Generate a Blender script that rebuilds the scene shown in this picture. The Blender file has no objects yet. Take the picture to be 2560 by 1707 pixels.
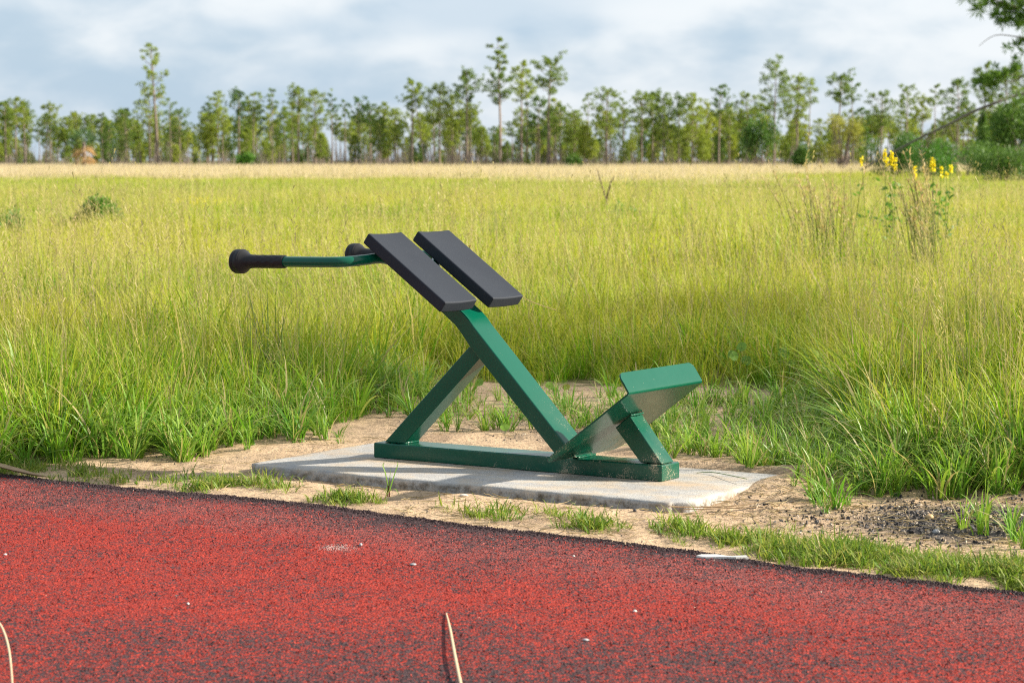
import bpy, bmesh, math, random
import numpy as np
from mathutils import Vector, Matrix
R = math.radians
scene = bpy.context.scene
C = scene.collection

# ------------------------------------------------------------------ camera
CAM_H, FPX, YH = 1.285, 5850.0, 400.0        # eye height (m), focal length and horizon in photograph pixels
PITCH = math.atan((853.5 - YH) / FPX)
cam_data = bpy.data.cameras.new('camera')
cam_data.sensor_width = 36.0
cam_data.lens = FPX / 2560 * 36
cam_data.clip_start, cam_data.clip_end = 0.1, 6000
cam_data.dof.use_dof = True
cam_data.dof.focus_distance = 9.5
cam_data.dof.aperture_fstop = 6.3
cam = bpy.data.objects.new('camera', cam_data)
cam.location = (0, 0, CAM_H)
cam.rotation_euler = (math.pi / 2 - PITCH, 0, 0)
C.objects.link(cam)
scene.camera = cam

# ------------------------------------------------------------------ sky, sun, exposure
SUN_U = Vector((0.995, 0.09, 0)).normalized()   # horizontal direction to the sun
SUN_EL = R(26.5)
SUN_DIR = Vector((SUN_U.x * math.cos(SUN_EL), SUN_U.y * math.cos(SUN_EL), math.sin(SUN_EL)))
sun_data = bpy.data.lights.new('sun', 'SUN')
sun_data.energy = 5.0
sun_data.angle = R(1.2)
sun_data.color = (1.0, 0.92, 0.78)
sun = bpy.data.objects.new('sun', sun_data)
sun.rotation_euler = (-SUN_DIR).to_track_quat('-Z', 'Y').to_euler()
sun.location = (0, 0, 30)
C.objects.link(sun)
vs = scene.view_settings
vs.view_transform, vs.look, vs.gamma, vs.exposure = 'Standard', 'None', 1.0, 1.22
vs.use_curve_mapping = False
scene.cycles.max_bounces = 6
scene.cycles.diffuse_bounces = 3
scene.cycles.glossy_bounces = 3
scene.cycles.filter_width = 1.1
scene.cycles.use_denoising = False
scene.cycles.transparent_max_bounces = 8


class G:
    """small node-graph builder"""
    def __init__(s, tree): s.t = tree; tree.nodes.clear()
    def n(s, typ, ins=None, **props):
        nd = s.t.nodes.new(typ)
        for k, v in props.items(): setattr(nd, k, v)
        for k, v in (ins or {}).items():
            if isinstance(v, bpy.types.NodeSocket): s.t.links.new(v, nd.inputs[k])
            else: nd.inputs[k].default_value = v
        return nd
    def noise(s, vec, scale, detail=4, rough=.55, dist=0, dims='3D'):
        return s.n('ShaderNodeTexNoise', {'Vector': vec, 'Scale': scale, 'Detail': detail, 'Roughness': rough, 'Distortion': dist}).outputs['Fac']
    def vor(s, vec, scale, out='Distance', feature='F1', rnd=1.0):
        return s.n('ShaderNodeTexVoronoi', {'Vector': vec, 'Scale': scale, 'Randomness': rnd}, feature=feature).outputs[out]
    def rng(s, v, a, b, c=0., d=1., smooth=False):
        return s.n('ShaderNodeMapRange', {'Value': v, 'From Min': a, 'From Max': b, 'To Min': c, 'To Max': d}, interpolation_type='SMOOTHSTEP' if smooth else 'LINEAR', clamp=True).outputs[0]
    def mix(s, f, a, b, blend='MIX'):
        nd = s.t.nodes.new('ShaderNodeMix'); nd.data_type = 'RGBA'; nd.blend_type = blend
        for k, v in ((0, f), (6, a), (7, b)):
            if isinstance(v, bpy.types.NodeSocket): s.t.links.new(v, nd.inputs[k])
            elif k == 0: nd.inputs[0].default_value = v
            else: nd.inputs[k].default_value = (*v, 1) if len(v) == 3 else v
        return nd.outputs[2]
    def m(s, op, a, b=0.0, c=None):
        nd = s.t.nodes.new('ShaderNodeMath'); nd.operation = op
        for i, v in enumerate((a, b, c)):
            if v is None: continue
            if isinstance(v, bpy.types.NodeSocket): s.t.links.new(v, nd.inputs[i])
            else: nd.inputs[i].default_value = v
        return nd.outputs[0]
    def scl(s, vec, xyz):
        return s.n('ShaderNodeVectorMath', {0: vec, 1: xyz}, operation='MULTIPLY').outputs[0]
    def attr(s, name, typ='GEOMETRY'):
        return s.n('ShaderNodeAttribute', attribute_name=name, attribute_type=typ)


def mat(name, fn):
    m = bpy.data.materials.new(name); m.use_nodes = True
    g = G(m.node_tree); out = g.n('ShaderNodeOutputMaterial')
    sh = fn(g)
    g.t.links.new(sh, out.inputs['Surface'])
    return m


def bsdf(g, col, rough=.6, spec=.4, normal=None, **kw):
    ins = {'Base Color': col if isinstance(col, bpy.types.NodeSocket) else (*col, 1), 'Roughness': rough, 'Specular IOR Level': spec}
    if normal is not None: ins['Normal'] = normal
    ins.update(kw)
    return g.n('ShaderNodeBsdfPrincipled', ins).outputs[0]


def bump(g, h, strength=.4, dist=.005):
    return g.n('ShaderNodeBump', {'Height': h, 'Strength': strength, 'Distance': dist}).outputs[0]


# world: a clear-sky base mostly covered by soft layered cloud, the same all round
world = bpy.data.worlds.new('World'); scene.world = world; world.use_nodes = True
g = G(world.node_tree)
sky = g.n('ShaderNodeTexSky', sky_type='NISHITA', sun_disc=False, sun_elevation=SUN_EL,
          sun_rotation=math.atan2(SUN_U.x, SUN_U.y), air_density=1.0, dust_density=1.0, ozone_density=1.2)
dirv = g.n('ShaderNodeTexCoord').outputs['Generated']
v1 = g.n('ShaderNodeMapping', {'Vector': dirv, 'Location': (3.1, 1.7, .13), 'Scale': (1, 1, 3.2)}).outputs[0]
big = g.noise(v1, 7.0, 3, .45, .2)
v2 = g.n('ShaderNodeMapping', {'Vector': dirv, 'Location': (.4, .9, .31), 'Scale': (1, 1, 2.1)}).outputs[0]
puff = g.noise(v2, 24.0, 6, .48, .15)
lum = g.m('ADD', g.m('MULTIPLY', big, .45), g.m('MULTIPLY', puff, .55))
toward = g.n('ShaderNodeVectorMath', {0: dirv, 1: tuple(SUN_DIR)}, operation='DOT_PRODUCT').outputs['Value']   # cloud is brighter toward the sun
lum = g.m('ADD', lum, g.m('MULTIPLY', g.m('SUBTRACT', toward, .02), .34))
cl = g.rng(lum, .36, .66, smooth=True)
ccol = g.mix(cl, (2.15, 2.75, 3.35), (3.85, 4.05, 4.25))
gap = g.rng(g.noise(v1, 6.0, 3, .5), .50, .70, .0, .5, True)
ccol = g.mix(gap, ccol, (1.65, 2.4, 3.2))
col = g.mix(.94, sky.outputs[0], ccol)
bg = g.n('ShaderNodeBackground', {'Color': col, 'Strength': 0.1})
wo = g.n('ShaderNodeOutputWorld'); g.t.links.new(bg.outputs[0], wo.inputs[0])

# ------------------------------------------------------------------ helpers
def tag(o, label=None, cat=None, group=None, kind=None):
    for k, v in (('label', label), ('category', cat), ('group', group), ('kind', kind)):
        if v: o[k] = v
    return o


def mesh_obj(name, verts, faces, material, parent=None, smooth=False, attrs=None, link=True):
    me = bpy.data.meshes.new(name)
    me.from_pydata(np.asarray(verts, float).tolist() if not isinstance(verts, list) else verts, [], faces)
    if smooth: me.polygons.foreach_set('use_smooth', [True] * len(me.polygons))
    for k, a in (attrs or {}).items():
        at = me.attributes.new(k, 'FLOAT', 'POINT'); at.data.foreach_set('value', np.asarray(a, np.float32))
    if material: me.materials.append(material)
    o = bpy.data.objects.new(name, me)
    if link: C.objects.link(o)
    if parent: o.parent = parent
    return o


def bm_obj(name, bm, material, parent=None, smooth=False, link=True):
    me = bpy.data.meshes.new(name); bmesh.ops.recalc_face_normals(bm, faces=bm.faces); bm.to_mesh(me); bm.free()
    if smooth: me.polygons.foreach_set('use_smooth', [True] * len(me.polygons))
    if material: me.materials.append(material)
    o = bpy.data.objects.new(name, me)
    if link: C.objects.link(o)
    if parent: o.parent = parent
    return o


def empty(name, loc=(0, 0, 0), rz=0., scale=1.):
    o = bpy.data.objects.new(name, None); o.location = loc; o.rotation_euler = (0, 0, rz); o.scale = (scale,) * 3
    o.empty_display_size = .1
    C.objects.link(o); return o


def ground_at(x, y, z=0.0, disp=True):
    """world point on the level z seen at photograph position x, y (given in the 2352-wide view)"""
    if disp: x, y = x * 1.08844, y * 1.08844
    cp, sp = math.cos(PITCH), math.sin(PITCH)
    a, b = (x - 1280) / FPX, (853.5 - y) / FPX
    ry, rz = cp + sp * b, -sp + cp * b
    k = (z - CAM_H) / rz
    return a * k, ry * k


def proj(P):
    """world points -> photograph position in the 2352-wide view (only used to lay the meadow's edge out on the ground)"""
    P = np.asarray(P, float); cp, sp = math.cos(PITCH), math.sin(PITCH)
    d = P - np.array([0, 0, CAM_H])
    q = d[:, 1] * cp - d[:, 2] * sp; u = d[:, 1] * sp + d[:, 2] * cp
    return np.stack([(1280 + FPX * d[:, 0] / q) / 1.08844, (853.5 - FPX * u / q) / 1.08844], 1)


def frame_tube(pts, rad, sides=8, cap=True):
    """verts, faces of a tube along pts with radii rad"""
    pts = [Vector(p) for p in pts]; V, F = [], []
    n = len(pts); prev = None
    for i, p in enumerate(pts):
        t = (pts[min(i + 1, n - 1)] - pts[max(i - 1, 0)]).normalized()
        if prev is None:
            a = Vector((0, 0, 1)) if abs(t.z) < .9 else Vector((1, 0, 0))
            u = t.cross(a).normalized()
        else:
            u = (prev - t * prev.dot(t)).normalized()
        prev = u; w = t.cross(u)
        r = rad[i] if hasattr(rad, '__len__') else rad
        for k in range(sides):
            a = 2 * math.pi * k / sides
            V.append(tuple(p + (u * math.cos(a) + w * math.sin(a)) * r))
    for i in range(n - 1):
        for k in range(sides):
            a, b = i * sides + k, i * sides + (k + 1) % sides
            F.append((a, b, b + sides, a + sides))
    if cap:
        F.append(tuple(range(sides - 1, -1, -1))); F.append(tuple(range((n - 1) * sides, n * sides)))
    return V, F


class MB:
    def __init__(s): s.v, s.f, s.a, s.b = [], [], [], []
    def add(s, V, F, a=0.0, b=.5):
        s.b += [b] * len(V)
        k = len(s.v); s.v += [tuple(p) for p in V]; s.f += [tuple(i + k for i in f) for f in F]
        s.a += list(a) if hasattr(a, '__len__') else [a] * len(V)
    def build(s, name, material, parent=None, smooth=True, link=True):
        return mesh_obj(name, s.v, s.f, material, parent, smooth, {'h': s.a, 'b': s.b}, link)


def scatter(name, protos, pos, rot, scl, idx, tint, label, cat):
    """one 'stuff' object: real meshes set out on points by geometry nodes"""
    pos = np.asarray(pos, np.float32); n = len(pos)
    me = bpy.data.meshes.new(name)
    me.vertices.add(n); me.vertices.foreach_set('co', pos.ravel())
    def fa(nm, typ, arr, key):
        a = me.attributes.new(nm, typ, 'POINT'); a.data.foreach_set(key, np.ascontiguousarray(arr).ravel())
    fa('rot', 'FLOAT_VECTOR', np.asarray(rot, np.float32), 'vector')
    fa('scl', 'FLOAT_VECTOR', np.asarray(scl, np.float32), 'vector')
    fa('idx', 'INT', np.asarray(idx, np.int32), 'value')
    fa('tint', 'FLOAT', np.asarray(tint, np.float32), 'value')
    me.update()
    o = bpy.data.objects.new(name, me); C.objects.link(o)
    coll = bpy.data.collections.new(name + '_pieces')
    for i, p in enumerate(protos):
        p.name = '%s_piece_%02d' % (name, i); coll.objects.link(p)
    ng = bpy.data.node_groups.new(name + '_nodes', 'GeometryNodeTree')
    ng.interface.new_socket('Geometry', in_out='INPUT', socket_type='NodeSocketGeometry')
    ng.interface.new_socket('Geometry', in_out='OUTPUT', socket_type='NodeSocketGeometry')
    gi, go = ng.nodes.new('NodeGroupInput'), ng.nodes.new('NodeGroupOutput')
    ci = ng.nodes.new('GeometryNodeCollectionInfo'); ci.inputs[0].default_value = coll
    ci.inputs['Separate Children'].default_value = True; ci.inputs['Reset Children'].default_value = True
    ip = ng.nodes.new('GeometryNodeInstanceOnPoints'); ip.inputs['Pick Instance'].default_value = True
    def na(nm, typ):
        a = ng.nodes.new('GeometryNodeInputNamedAttribute'); a.data_type = typ; a.inputs[0].default_value = nm
        return [s for s in a.outputs if s.enabled and s.name == 'Attribute'][0]
    L = ng.links.new
    L(gi.outputs[0], ip.inputs['Points']); L(ci.outputs[0], ip.inputs['Instance'])
    L(na('idx', 'INT'), ip.inputs['Instance Index'])
    er = ng.nodes.new('FunctionNodeEulerToRotation'); L(na('rot', 'FLOAT_VECTOR'), er.inputs[0])
    L(er.outputs[0], ip.inputs['Rotation']); L(na('scl', 'FLOAT_VECTOR'), ip.inputs['Scale'])
    L(ip.outputs[0], go.inputs[0])
    md = o.modifiers.new('scatter', 'NODES'); md.node_group = ng
    return tag(o, label, cat, kind='stuff')


def vnoise(x, y, scale, seed=0):
    """smooth 2-D value noise 0..1"""
    r = np.random.RandomState(seed); T = r.rand(64, 64)
    x = np.asarray(x) * scale + 100.3; y = np.asarray(y) * scale + 77.7
    i, j = np.floor(x).astype(int), np.floor(y).astype(int); u, v = x - i, y - j
    u, v = u * u * (3 - 2 * u), v * v * (3 - 2 * v)
    t = lambda a, b: T[a % 64, b % 64]
    return (t(i, j) * (1 - u) + t(i + 1, j) * u) * (1 - v) + (t(i, j + 1) * (1 - u) + t(i + 1, j + 1) * u) * v


# ------------------------------------------------------------------ materials
OBJ = lambda g: g.n('ShaderNodeTexCoord').outputs['Object']

def foliage(name, a, b, tip=None, trans=.4, rough=.55, tcol=None, typ='INSTANCER', spec=.3, vary=0., dry=None):
    def fn(g):
        t = g.attr('tint', typ).outputs['Fac'] if typ else g.n('ShaderNodeObjectInfo').outputs['Random']
        bl = g.attr('b').outputs['Fac']
        if vary: t = g.m('ADD', t, g.m('MULTIPLY', g.m('SUBTRACT', bl, .5), vary))
        c = g.mix(g.rng(t, 0, 1), a, b)
        if vary: c = g.mix(g.rng(t, 0, -.5, 0, .45), c, (a[0] * .45, a[1] * .62, a[2]))
        h = g.attr('h').outputs['Fac']
        if tip: c = g.mix(g.rng(h, .45, 1.0), c, tip)
        if dry: c = g.mix(g.rng(bl, .90, .95), c, dry)
        rv = g.noise(OBJ(g), 37.0, 1)
        c = g.mix(.4, c, g.mix(rv, (.2, .2, .2), (.8, .8, .8)), 'OVERLAY')
        p = bsdf(g, c, rough, spec)
        tc = g.mix(.5, c, g.mix(1.0, c, tcol or (1.0, 1.0, .45), 'MULTIPLY'))
        tr = g.n('ShaderNodeBsdfTranslucent', {'Color': tc}).outputs[0]
        return g.n('ShaderNodeMixShader', {0: trans, 1: p, 2: tr}).outputs[0]
    return mat(name, fn)

M = {}
M['meadow'] = foliage('meadow_blades', (.15, .34, .012), (.43, .44, .035), (.50, .49, .07), .45, .5, vary=.9, dry=(.52, .43, .20), spec=.2)
M['verge'] = foliage('verge_blades', (.11, .28, .018), (.29, .43, .05), (.33, .46, .08), .42, .45, vary=.9, dry=(.45, .38, .17), spec=.45)
M['lawn'] = foliage('lawn_blades', (.13, .24, .025), (.33, .36, .07), None, .45, vary=.8, dry=(.42, .34, .15))
M['straw'] = foliage('straw_stalks', (.46, .36, .19), (.66, .55, .34), (.70, .58, .40), .45, vary=.6)
M['pine'] = foliage('pine_needles', (.10, .18, .03), (.35, .40, .05), None, .42, .6)
M['pine_one'] = foliage('pine_needles_single', (.10, .185, .035), (.30, .37, .05), None, .42, .6, typ=None)
M['pine_near'] = foliage('near_pine_needles', (.13, .24, .04), (.18, .30, .05), None, .35, .5, typ=None)
M['dark_leaf'] = foliage('dark_leaves', (.075, .165, .028), (.125, .22, .038), None, .3, .5, typ=None)
M['yellow_leaf'] = foliage('yellowish_leaves', (.30, .32, .06), (.38, .36, .08), None, .4, .6, typ=None)
M['bush'] = foliage('bush_leaves', (.07, .20, .025), (.14, .28, .04), None, .4, .45, typ=None)
M['round_leaf'] = foliage('round_leaves', (.14, .29, .04), (.22, .36, .05), None, .4, .4, typ=None)
M['rush'] = foliage('rush_stems', (.11, .21, .05), (.15, .24, .06), None, .3, .45, typ=None)
M['tall_stalk'] = foliage('tall_stalks', (.20, .28, .05), (.25, .30, .06), (.55, .42, .22), .4, .6, typ=None)
M['dead_frond'] = foliage('dead_fronds', (.42, .27, .13), (.50, .33, .16), None, .3, .7, typ=None)
M['palm_leaf'] = foliage('palm_fronds', (.07, .14, .05), (.11, .18, .07), None, .3, .5, typ=None)
M['petal'] = foliage('yellow_petals', (.92, .76, .03), (.94, .80, .04), None, .5, .5, (1, 1, .8), typ=None)
M['red_petal'] = mat('red_petals', lambda g: bsdf(g, (.55, .03, .02), .5, .3))
M['dry_stalk'] = mat('dry_stalk', lambda g: bsdf(g, g.mix(g.noise(g.scl(OBJ(g), (1, 1, 1)), 60, 3), (.42, .30, .17), (.62, .50, .34)), .6, .3))
M['dry_leaf'] = mat('dry_leaf', lambda g: bsdf(g, g.mix(g.noise(OBJ(g), 30, 4), (.22, .14, .07), (.40, .28, .16)), .65, .3))
M['stem_red'] = mat('red_stem', lambda g: bsdf(g, (.16, .05, .03), .5, .3))
M['twig'] = mat('dark_twig', lambda g: bsdf(g, g.mix(g.noise(OBJ(g), 20, 3), (.05, .035, .025), (.13, .09, .06)), .8, .2))

def bark(g):
    v = g.scl(OBJ(g), (1, 1, .25))
    c = g.mix(g.noise(v, 9, 5), (.13, .095, .075), (.36, .28, .23))
    return bsdf(g, c, .85, .2, bump(g, g.vor(v, 12), .5, .02))
M['bark'] = mat('pine_bark', bark)
M['grey_bark'] = mat('grey_dead_wood', lambda g: bsdf(g, g.mix(g.noise(g.scl(OBJ(g), (1, 1, .3)), 6, 4), (.11, .09, .075), (.24, .20, .165)), .85, .2))

# ground: sand near the path, thatch and peaty soil under the meadow
def ground_mat(g):
    P = g.n('ShaderNodeTexCoord').outputs['Object']
    sand = g.attr('sand').outputs['Fac']
    edge = g.noise(P, 7, 5, .6)
    f = g.rng(g.m('ADD', sand, g.m('MULTIPLY', g.m('SUBTRACT', edge, .5), .7)), .35, .62, smooth=True)
    s = g.mix(g.noise(P, 3.0, 5, .6), (.35, .225, .13), (.52, .36, .22))
    s = g.mix(g.rng(g.noise(P, 160, 3, .7), .35, .7), s, (.56, .42, .28))
    sp = g.rng(g.vor(P, 170), .0, .17, 1, 0)
    s = g.mix(g.m('MULTIPLY', sp, g.rng(g.noise(P, 9, 3), .42, .60)), s, (.07, .055, .045))
    s = g.mix(g.m('MULTIPLY', g.rng(g.noise(P, 45, 5, .75), .53, .63), .75), s, (.13, .09, .06))
    s = g.mix(g.m('MULTIPLY', g.rng(g.noise(P, 13, 5, .7), .52, .66), .6), s, (.22, .15, .095))
    s = g.mix(g.m('MULTIPLY', g.rng(g.noise(P, 2.1, 4, .6), .54, .66), .75), s, (.23, .155, .10))   # broad darker brown patches
    grav = g.attr('grit').outputs['Fac']
    s = g.mix(g.rng(g.m('ADD', grav, g.m('MULTIPLY', g.noise(P, 22, 4, .7), .8)), .75, 1.2), s, (.075, .065, .06))
    soil = g.mix(g.noise(P, 4.0, 5), (.055, .06, .022), (.16, .14, .05))
    c = g.mix(f, soil, s)
    h = g.m('ADD', g.noise(P, 60, 4, .7), g.m('MULTIPLY', g.noise(P, 9, 3), 1.5))
    return bsdf(g, c, .9, .15, bump(g, h, .9, .010))
M['ground'] = mat('sandy_soil', ground_mat)

# poured rubber path: red and black granules
def rubber(g):
    P = g.n('ShaderNodeTexCoord').outputs['Object']
    q = g.n('ShaderNodeVectorMath', {0: P, 1: g.scl(g.n('ShaderNodeTexNoise', {'Vector': P, 'Scale': 90.0, 'Detail': 2}).outputs['Color'], (.012, .012, .012))}, operation='ADD').outputs[0]
    cell = g.n('ShaderNodeSeparateColor', {0: g.vor(q, 125, 'Color')}).outputs
    red = g.mix(cell[1], (.17, .012, .009), (.40, .034, .016))
    red = g.mix(g.m('MULTIPLY', g.attr('fade').outputs['Fac'], g.rng(g.noise(P, 5, 4, .6), .3, .7, .4, 1.0)), red, (.25, .066, .056))
    thr = g.m('ADD', g.attr('dark').outputs['Fac'], g.rng(g.noise(P, 4.5, 5, .65), .40, .74, .0, .42))
    isd = g.m('LESS_THAN', cell[0], thr)
    c = g.mix(isd, red, g.mix(cell[2], (.028, .014, .015), (.075, .036, .038)))
    h = g.m('ADD', g.rng(g.vor(q, 125), 0, .6, 1, 0), g.m('MULTIPLY', g.noise(P, 40, 3), .8))
    return bsdf(g, c, .8, .25, bump(g, h, .9, .006))
M['rubber'] = mat('red_rubber', rubber)

def granule(g):
    t = g.attr('tint', 'INSTANCER').outputs['Fac']
    red = g.mix(g.rng(t, .0, .5), (.15, .011, .008), (.42, .036, .017))
    pink = g.mix(g.rng(t, .5, .62), red, (.26, .070, .060))
    c = g.mix(g.m('GREATER_THAN', t, .63), pink, g.mix(g.rng(t, .64, .97), (.018, .012, .014), (.075, .042, .045)))
    c = g.mix(g.m('GREATER_THAN', t, .985), c, (.42, .35, .28))
    return bsdf(g, c, .75, .3)
M['granule'] = mat('rubber_granules', granule)

def concrete(g):
    P = OBJ(g)
    c = g.mix(g.noise(P, 5, 6, .65), (.31, .30, .285), (.54, .52, .49))
    Ps = g.n('ShaderNodeMapping', {'Vector': P, 'Rotation': (0, 0, R(6)), 'Scale': (.55, 2.6, 1)}).outputs[0]
    c = g.mix(g.m('MULTIPLY', g.rng(g.noise(Ps, 3.2, 3, .5), .50, .60, smooth=True), .62), c, (.33, .325, .325))   # flat grey streaks along the slab's length
    c = g.mix(g.m('MULTIPLY', g.rng(g.noise(P, 130, 3, .75), .52, .68), .6), c, (.17, .155, .14))
    c = g.mix(g.m('MULTIPLY', g.rng(g.noise(P, 7, 6, .72), .46, .62), .65), c, (.48, .38, .27))
    c = g.mix(g.m('MULTIPLY', g.attr('h').outputs['Fac'], g.rng(g.noise(P, 26, 4, .7), .42, .66)), c, (.15, .125, .095))  # darker mottling on the poured edge
    sp = g.n('ShaderNodeSeparateXYZ', {0: P}).outputs
    drift = g.rng(g.m('ABSOLUTE', g.m('ADD', sp[1], .02)), .03, .13, 1, 0)
    c = g.mix(g.m('MULTIPLY', drift, g.rng(g.noise(P, 6, 4, .6), .38, .62)), c, (.46, .345, .235))   # blown sand along the beam
    h = g.m('ADD', g.noise(P, 150, 4, .7), g.m('MULTIPLY', g.noise(P, 14, 4), 1.5))
    return bsdf(g, c, .85, .2, bump(g, h, .6, .005))
M['concrete'] = mat('weathered_concrete', concrete)

def green_paint(g):
    P = OBJ(g)
    z = g.n('ShaderNodeSeparateXYZ', {0: P}).outputs
    c = g.mix(g.noise(P, 3, 3), (.0002, .070, .040), (.0004, .084, .049))
    # rain-splashed sand: fine grains, thick near the slab, thinner above
    low = g.rng(z[2], .0, .48, 1.0, .0)
    right = g.m('MULTIPLY', g.rng(z[0], .40, 1.15, .25, 1.0), g.rng(z[0], 1.36, 1.388, 1.0, .45))
    patch = g.rng(g.noise(P, 6, 4, .65), .34, .62)
    dens = g.m('MULTIPLY', g.m('MULTIPLY', g.m('POWER', low, 1.9), right), patch)
    gr = g.m('ADD', g.m('MULTIPLY', g.noise(P, 190, 3, .75), .78), g.m('MULTIPLY', g.noise(P, 30, 3, .6), .22))
    f = g.rng(g.m('SUBTRACT', gr, g.m('SUBTRACT', .68, g.m('MULTIPLY', dens, .28))), .0, .025)
    c = g.mix(g.m('MULTIPLY', f, .95), c, (.40, .33, .23))
    film = g.m('MULTIPLY', dens, .30)
    c = g.mix(film, c, (.15, .135, .09))
    rough = g.m('ADD', g.m('ADD', .17, g.m('MULTIPLY', f, .5)), g.m('MULTIPLY', film, .7))
    rough = g.m('ADD', rough, g.m('MULTIPLY', g.noise(P, 14, 4, .65), .08))
    nrm = bump(g, g.m('ADD', g.noise(P, 55, 2), g.m('MULTIPLY', f, 1.2)), .05, .004)
    return bsdf(g, c, rough, .36, nrm)
M['green'] = mat('green_powder_coat', green_paint)

def black_rubber(g):
    P = OBJ(g)
    c = g.mix(g.noise(P, 5, 4, .6), (.020, .024, .033), (.028, .033, .043))
    c = g.mix(g.m('MULTIPLY', g.rng(g.noise(P, 300, 3, .75), .66, .72), .45), c, (.22, .21, .19))
    return bsdf(g, c, .60, .13, bump(g, g.noise(P, 420, 2), .3, .001))
M['pad'] = mat('black_pad_vinyl', black_rubber)
M['grip'] = mat('black_grip_rubber', lambda g: bsdf(g, g.mix(g.noise(OBJ(g), 40, 3), (.012, .0125, .014), (.024, .024, .026)), .5, .22))
M['stone_grey'] = mat('grey_pebble', lambda g: bsdf(g, g.mix(g.noise(OBJ(g), 60, 3), (.25, .25, .26), (.42, .41, .41)), .7, .3))
M['stone_pale'] = mat('pale_pebble', lambda g: bsdf(g, g.mix(g.noise(OBJ(g), 60, 3), (.55, .52, .47), (.75, .72, .66)), .7, .3))
M['stone_dark'] = mat('dark_pebble', lambda g: bsdf(g, g.mix(g.noise(OBJ(g), 60, 3), (.035, .035, .038), (.10, .095, .095)), .7, .3))
M['stone_tan'] = mat('tan_pebble', lambda g: bsdf(g, g.mix(g.noise(OBJ(g), 60, 3), (.38, .24, .11), (.55, .38, .2)), .7, .3))
def gravel_m(g):
    t = g.attr('tint', 'INSTANCER').outputs['Fac']
    c = g.mix(g.rng(t, 0, .6), (.025, .024, .025), (.11, .10, .095))
    c = g.mix(g.m('GREATER_THAN', t, .72), c, g.mix(g.rng(t, .72, 1), (.30, .21, .13), (.55, .46, .36)))
    return bsdf(g, c, .8, .25)
M['gravel'] = mat('loose_gravel', gravel_m)

# ------------------------------------------------------------------ setting: ground sheet
rng = np.random.RandomState(7)
TRK = [(-1200, 960), (-600, 1024), (-250, 1062), (0, 1090), (100, 1101), (200, 1112), (400, 1131), (550, 1142), (700, 1157), (850, 1176), (1000, 1196), (1150, 1216), (1270, 1228),
       (1400, 1242), (1600, 1268), (1800, 1301), (2000, 1321), (2200, 1345), (2352, 1364), (2650, 1410), (3200, 1500)]
TRKW = np.array([ground_at(x, y, .012) for x, y in TRK])      # far edge of the rubber path on the ground
def track_edge(x):
    return np.interp(x, TRKW[:, 0], TRKW[:, 1])

# base line of the dense meadow (2352-wide view), laid out on the ground
EDGE = np.array([(-900, 1062), (-300, 1076), (0, 1074), (120, 1072), (250, 1050), (420, 1030), (560, 1008), (700, 996), (820, 968), (900, 930), (1000, 892), (1100, 884), (1300, 892), (1500, 892),
                 (1700, 890), (1850, 915), (1940, 985), (2000, 1085), (2100, 1116), (2352, 1132), (2700, 1150), (3300, 1180)], float)
def behind_edge(x, y):
    """how far (view px) a ground point lies behind the meadow's base line"""
    p = proj(np.stack([x, y, np.zeros_like(x)], 1))
    return np.interp(p[:, 0], EDGE[:, 0], EDGE[:, 1]) - p[:, 1]

def axis(segs):
    out = []
    for a, b, st in segs: out += list(np.arange(a, b - 1e-6, st))
    out.append(segs[-1][1]); return np.array(out)
xs = axis([(-3000, -400, 400), (-400, -60, 40), (-60, -10, 5), (-10, -3.2, .4), (-3.2, 3.2, .03), (3.2, 10, .4), (10, 60, 5), (60, 400, 40), (400, 3000, 400)])
ys = axis([(-200, -20, 20), (-20, 5, 2.5), (5, 6.6, .1), (6.6, 13, .03), (13, 20, .25), (20, 60, 2), (60, 400, 20), (400, 5000, 400)])
X, Y = np.meshgrid(xs, ys); x, y = X.ravel(), Y.ravel()
near = np.clip((16 - np.hypot(x, y - 9)) / 4, 0, 1)
z = near * ((vnoise(x, y, 2.2, 1) - .5) * .030 + (vnoise(x, y, 9, 2) - .5) * .018 + (vnoise(x, y, 28, 3) - .5) * .006)
be = np.where((y > 5) & (y < 40), behind_edge(x, np.maximum(y, 4)), 200)
z += near * np.clip(be / 140, 0, 1) * .03
# machine frame: s along the base beam, t away from the camera
YAW = R(-33); EV = np.array([math.cos(YAW), math.sin(YAW)]); NV = np.array([-EV[1], EV[0]]); AO = np.array([-.584, 9.80])
s_, t_ = (x - AO[0]) * EV[0] + (y - AO[1]) * EV[1], (x - AO[0]) * NV[0] + (y - AO[1]) * NV[1]
inslab = (np.clip((s_ + .42) / .12, 0, 1) * np.clip((1.82 - s_) / .12, 0, 1) * np.clip((t_ + .54) / .1, 0, 1) * np.clip((.58 - t_) / .1, 0, 1))
z = z * (1 - inslab) - inslab * .008
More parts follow.
